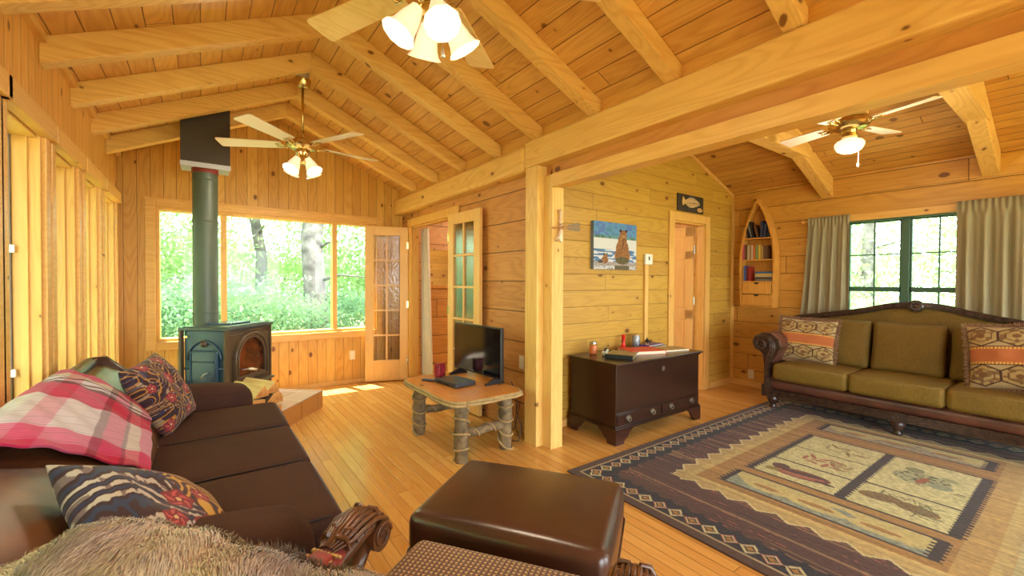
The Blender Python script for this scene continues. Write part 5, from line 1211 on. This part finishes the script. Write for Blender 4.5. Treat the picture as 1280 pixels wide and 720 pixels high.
# bear painting
def bears():
    nu, nv = 150, 110; x0, x1, z0, z1 = 3.005, 3.635, 1.445, 1.905; U, V = np.meshgrid(np.linspace(0, 1, nu), np.linspace(0, 1, nv), indexing='ij')
    C = np.zeros((nu, nv, 3)); nz = smooth_noise2((nu, nv), (14, 12), 2); n2 = smooth_noise2((nu, nv), (60, 50), 3); n3 = smooth_noise2((nu, nv), (6, 40), 6)
    C[:] = np.array([96, 152, 196.])*(.85+.3*nz[..., None]); C[(nz > .6) & (V > .72)] = (92, 124, 190)
    C[V < .72] = (104, 152, 158); C[(V < .72) & (nz > .55)] = (84, 120, 110); C[V < .66] = (218, 222, 222)
    m = V < .43; C[m] = (np.array([96, 138, 186.])*(.8+.4*n3[..., None]))[m]; C[(V < .43) & (n3 > .58)] = (214, 220, 228)
    m = V < .16; C[m] = (np.array([168, 160, 156.])*(.8+.35*n2[..., None]))[m]; C[V < .075] = (205, 206, 210); C[(V < .075) & (n2 > .66)] = (120, 116, 112)
    fur_ = np.array([150, 104, 62.])*(.75+.5*n2[..., None])
    def ell(cx, cz, rx, rz, c):
        m = ((U-cx)/rx)**2+((V-cz)/rz)**2 < 1; C[m] = c[m] if isinstance(c, np.ndarray) and c.ndim == 3 else c
    ell(.655, .30, .185, .19, fur_); ell(.655, .44, .155, .22, fur_); ell(.655, .60, .11, .17, fur_); ell(.675, .76, .085, .095, fur_)
    ell(.61, .845, .03, .035, (70, 48, 34)); ell(.745, .845, .03, .035, (70, 48, 34)); ell(.675, .60, .012, .13, (110, 72, 44)); ell(.68, .72, .05, .03, (176, 132, 88))
    ell(.655, .20, .16, .08, np.array([96, 92, 62.])*(.8+.4*n2[..., None]))
    ell(.25, .20, .075, .075, fur_); ell(.26, .27, .05, .05, fur_); ell(.225, .325, .017, .02, (60, 42, 30)); ell(.295, .325, .017, .02, (60, 42, 30)); ell(.15, .16, .06, .025, (80, 64, 50))
    C[(U > .47) & (U < .82) & (V < .085)] = (104, 92, 74)
    X = x0+(x1-x0)*U; Z = z0+(z1-z0)*V; P = np.stack([X, np.full_like(X, 2.838), Z], -1).reshape(-1, 3)
    t = thing('canvas_painting', 'canvas picture of a brown bear and cub sitting by blue water', 'painting', (3.32, 2.86, 1.675))
    MB().box(x0, x1, 2.8385, 2.878, z0, z1).build('canvas_stretcher', plain('canvas_edge', (120, 140, 160), .8), t, bevel=.002)
    col_mesh('printed_canvas', P, grid_faces(nu, nv), lin(C.reshape(-1, 3)), vcol('canvas_print', .7, .1, 900., 0.), t, smooth=False)
bears()
# fish plaque
t = thing('fish_plaque', 'dark plaque with a carved pale fish above the bedroom door casing', 'wall plaque', (4.64, 2.86, 2.25))
MB().box(4.40, 4.93, 2.862, 2.88, 2.145, 2.345).build('board', plain('dark_plaque_board', (62, 52, 44), .6, c2=(44, 38, 34), vscale=12.), t, bevel=.004)
n = 22; up = [(4.54+.30*k/n, 2.25+.052*math.sin(PI*(k/n)**.8)**.8+.01) for k in range(n+1)]; lo = [(4.84-.30*k/n, 2.245-.048*math.sin(PI*((n-k)/n)**.7)) for k in range(n+1)]
MB().prism([(a, 2.852, b) for a, b in up+lo[1:-1]], (0, .012, 0)).build('fish_body', plain('pale_carved_fish', (214, 186, 142), .5, c2=(176, 144, 100), vscale=25.), t, bevel=.004)
MB().prism([(4.55, 2.852, 2.262), (4.49, 2.852, 2.315), (4.475, 2.852, 2.26), (4.485, 2.852, 2.205), (4.55, 2.852, 2.242)], (0, .010, 0)).build('tail_fin', plain('fish_tail_tan', (206, 168, 110), .5), t, bevel=.002)
BF = plain('fish_fin_blue', (96, 104, 118), .5)
MB().prism([(4.60, 2.854, 2.285), (4.62, 2.854, 2.325), (4.72, 2.854, 2.322), (4.76, 2.854, 2.29)], (0, .008, 0)).build('dorsal_fin', BF, t); MB().prism([(4.62, 2.854, 2.215), (4.60, 2.854, 2.18), (4.67, 2.854, 2.20)], (0, .008, 0)).build('belly_fin', BF, t)
MB().prism([(4.585, 2.850, 2.252), (4.80, 2.850, 2.256), (4.80, 2.850, 2.249), (4.585, 2.850, 2.246)], (0, .004, 0)).build('side_stripe', plain('fish_stripe', (90, 66, 46), .5), t)
MB().lathe([(.0, 0), (.005, .0), (.004, .004)], 10, M=frame((4.81, 2.852, 2.262), (0, -1, 0), (0, 0, 1))).build('eye', BLACKP, t)
MB().prism([(4.845+.055*math.cos(a), 2.856, 2.185+.026*math.sin(a)) for a in np.linspace(0, 2*PI, 24, endpoint=False)], (0, .008, 0)).build('oval_tag', plain('plaque_tag_tan', (204, 162, 104), .5), t, bevel=.002)
# thermostat and conduit strip
t = thing('thermostat', 'square white thermostat on the yellow pine wall', 'thermostat', (3.87, 2.87, 1.58))
MB().rbox(3.865, 2.862, 1.565, .125, .034, .115, .012, 0, 4).build('case', WHITEP, t, smooth='auto'); MB().box(3.85, 3.87, 2.842, 2.846, 1.555, 1.595).build('display', plain('lcd_grey', (90, 96, 90), .3), t); MB().box(3.856, 3.864, 2.841, 2.843, 1.56, 1.59).build('display_digit', BLACKP, t)
o = MB().box(3.81, 3.865, 2.855, 2.88, .66, 1.508).build('wire_channel', W_bz, bevel=.004); tag(o, 'narrow vertical wooden strip running from thermostat down to the chest', 'trim strip')
# arrow ornament
t = thing('arrow_ornament', 'feathered arrow tied to a white bone shaped hanger on the opening jamb', 'wall ornament', (2.30, 2.50, 1.74))
BONE = plain('bleached_bone', (222, 196, 170), .6, c2=(190, 150, 120), vscale=40.)
MB().tube([(2.275, 2.512, 1.885), (2.285, 2.508, 1.86), (2.28, 2.51, 1.80), (2.285, 2.505, 1.75), (2.27, 2.505, 1.70), (2.25, 2.505, 1.66), (2.24, 2.508, 1.635)], [.014, .011, .013, .012, .010, .009, .011], 10).build('bone_hanger', BONE, t, smooth=True)
MB().prism([(2.275, 2.516, 1.735), (2.31, 2.516, 1.735), (2.315, 2.516, 1.645), (2.295, 2.516, 1.63), (2.28, 2.516, 1.66)], (0, .008, 0)).build('white_tag', plain('white_hide', (226, 220, 196), .8), t)
MB().tube([(2.17, 2.485, 1.735), (2.30, 2.485, 1.745), (2.46, 2.485, 1.765)], .005, 8).build('arrow_shaft', plain('arrow_wood', (180, 130, 84), .6), t, smooth=True)
def feather(dz): return [(2.31, 2.485, 1.748), (2.35, 2.485, 1.752+dz*.6), (2.46, 2.485, 1.764+dz), (2.475, 2.485, 1.765+dz*.5), (2.465, 2.485, 1.766)]
s_ = NT('barred_feather'); P_ = s_.n('ShaderNodeSeparateXYZ', {0: s_.obj()}).outputs; f_ = s_.ma('GREATER_THAN', s_.ma('SINE', s_.ma('MULTIPLY', s_.ma('SUBTRACT', P_[0], s_.ma('MULTIPLY', P_[2], .5)), 420.)), 0.)
FE = s_.fin(s_.mix(f_, srgb((60, 46, 36)), srgb((176, 160, 130))), .8)
for dz in (.035, -.038): MB().prism(feather(dz), (0, .002, 0)).build('fletching', FE, t)
MB().tube([(2.285+.018*math.cos(k), 2.497+.014*math.sin(k), 1.735+.0035*k) for k in np.linspace(0, 12, 40)], .0022, 5).build('lashing', plain('sinew', (120, 84, 56), .8), t, smooth=True)

# ================================================================== ON THE CHEST
CT = .662
t = thing('candle_jar', 'orange candle in a glass jar with metal lid, left end of the chest', 'candle', (2.90, 2.735, CT))
MB().lathe([(.030, .001), (.034, .006), (.034, .075), (.030, .082)], 24).build('orange_wax', plain('orange_wax', (230, 122, 60), .3), t, smooth='auto', world=False)
MB().lathe([(.034, 0), (.038, .004), (.038, .085), (.031, .094), (.031, .098)], 24, cap=False).build('glass_jar', GL, t, smooth=True, world=False)
MB().lathe([(.034, .094), (.034, .112), (.028, .116), (.01, .117)], 24).build('metal_lid', CHROME, t, smooth='auto', world=False)
for i, (x, y, lb) in enumerate(((2.905, 2.60, 'small pale votive jar beside the binder, nearer one'), (2.985, 2.66, 'small pale votive jar beside the orange candle, farther one'))):
    t = thing('votive_jar', lb, 'votive', (x, y, CT), .3, 'small votive jars'); MB().rbox(0, 0, .024, .045, .045, .046, .008, 0, 4).build('jar', plain('cream_glass', (206, 200, 170), .25), t, smooth='auto', world=False); MB().cyl((0, 0, .047), (0, 0, .058), .012).build('lid', BLACKP, t, world=False)
t = thing('flashlight', 'tall red flashlight standing on its end on the chest', 'flashlight', (3.40, 2.80, CT))
MB().lathe([(.030, 0), (.030, .02), (.020, .034), (.018, .04), (.018, .115), (.020, .118), (.020, .135), (.014, .138)], 24).build('barrel', plain('red_plastic', (214, 36, 28), .35), t, smooth='auto', world=False); MB().box(-.021, -.016, -.006, .006, .06, .085).build('switch', BLACKP, t, world=False)
t = thing('patterned_tin', 'silver patterned cylindrical tin on the chest by the wall', 'tin', (3.58, 2.79, CT))
mb = MB(); mb.lathe([(.038, 0), (.040, .004), (.040, .115), (.038, .118)], 30); mb.build('tin_body', plain('engraved_tin', (176, 180, 184), .35, .4, c2=(110, 116, 126), vscale=60.), t, smooth='auto', world=False); MB().lathe([(.041, .116), (.041, .125), (.03, .135), (.008, .138)], 30).build('tin_lid', plain('tin_lid_tan', (196, 170, 130), .35, .5), t, smooth='auto', world=False)
t = thing('mini_lantern', 'small black candle lantern on the chest', 'lantern', (3.63, 2.69, CT))
mb = MB(); mb.lathe([(.028, 0), (.030, .004), (.028, .010)], 12); mb.lathe([(.030, .058), (.026, .066), (.012, .085), (.005, .092)], 12)
for k in range(4): a = PI/4+k*PI/2; mb.tube([(.024*math.cos(a), .024*math.sin(a), .008), (.024*math.cos(a), .024*math.sin(a), .06)], .003, 6)
mb.tube([(.010*math.cos(a), 0, .094+.010*math.sin(a)) for a in np.linspace(0, 2*PI, 13)], .0018, 5); mb.build('lantern_frame', BLACKP, t, smooth='auto', world=False); MB().cyl((0, 0, .01), (0, 0, .04), .011).build('candle', WHITEP, t, world=False)
def flatbook(name, label, cat, c, size, rz, cover, th=.03, grp=None):
    t = thing(name, label, cat, (c[0], c[1], c[2]), rz); w_, h_ = size
    mb = MB(); mb.box(-w_/2, w_/2, -h_/2, h_/2, 0, .003).box(-w_/2, w_/2, -h_/2, h_/2, th-.003, th).box(-w_/2, -w_/2+.004, -h_/2, h_/2, 0, th); mb.build('cover', cover, t, bevel=.001, world=False)
    ins = .03 if name == 'ring_binder' else .005
    MB().box(-w_/2+.004, w_/2-ins, -h_/2+ins, h_/2-ins, .003, th-.003).build('pages', PAPER, t, world=False); return t
t = flatbook('ring_binder', 'photo covered binder with black spine lying on the left of the chest', 'binder', (3.02, 2.50, CT), (.29, .24), math.radians(28), plain('binder_cover', (176, 152, 104), .3, c2=(122, 120, 84), vscale=14.), .028)
MB().box(-.149, -.130, -.12, .12, 0, .036).build('spine', BLACKP, t, world=False, bevel=.004)
flatbook('hardcover_book', 'big red hardcover book lying in the middle of the chest', 'book', (3.34, 2.54, CT), (.36, .26), math.radians(160), plain('coral_red_cover', (214, 76, 58), .5), .032)
flatbook('magazine', 'tan covered magazine lying at the right of the chest', 'magazine', (3.70, 2.48, CT), (.30, .21), math.radians(-12), plain('tan_magazine', (190, 160, 104), .35, c2=(150, 130, 88), vscale=16.), .018)
flatbook('folder', 'grey folder lying below the purple book on the chest', 'folder', (3.72, 2.70, CT), (.30, .16), math.radians(4), plain('grey_folder', (138, 132, 128), .5), .016)
flatbook('paperback_book', 'thin purple book lying toward the wall on the chest', 'book', (3.72, 2.71, CT+.016), (.28, .12), math.radians(6), plain('purple_cover', (86, 48, 150), .4), .014)

# ================================================================== SMALL WALL FIXTURES
def outlet(loc, rz, label):
    t = thing('power_outlet', label, 'outlet', loc, rz, None)
    MB().box(-.036, .036, -.006, 0, -.058, .058).build('cover_plate', plain('almond_plate', (226, 212, 176), .4), t, bevel=.003, world=False)
    for dz in (-.022, .022):
        o = MB().rbox(0, -.007, dz, .03, .006, .030, .003, 0, 2).build('socket', WHITEP, t, smooth='auto', world=False)
        MB().box(-.007, -.005, -.0108, -.0098, dz-.004, dz+.006).box(.005, .007, -.0108, -.0098, dz-.004, dz+.006).build('slot', BLACKP, o, world=False)
outlet((1.575, YE-.001, .36), 0, 'almond wall outlet below the picture window')
outlet((XP-.001, 2.955, .62), -PI/2, 'almond outlet on the log wall behind the television')
outlet((5.659, 2.62, .16), -PI/2, 'white outlet low on the log wall below the boat bookshelf')
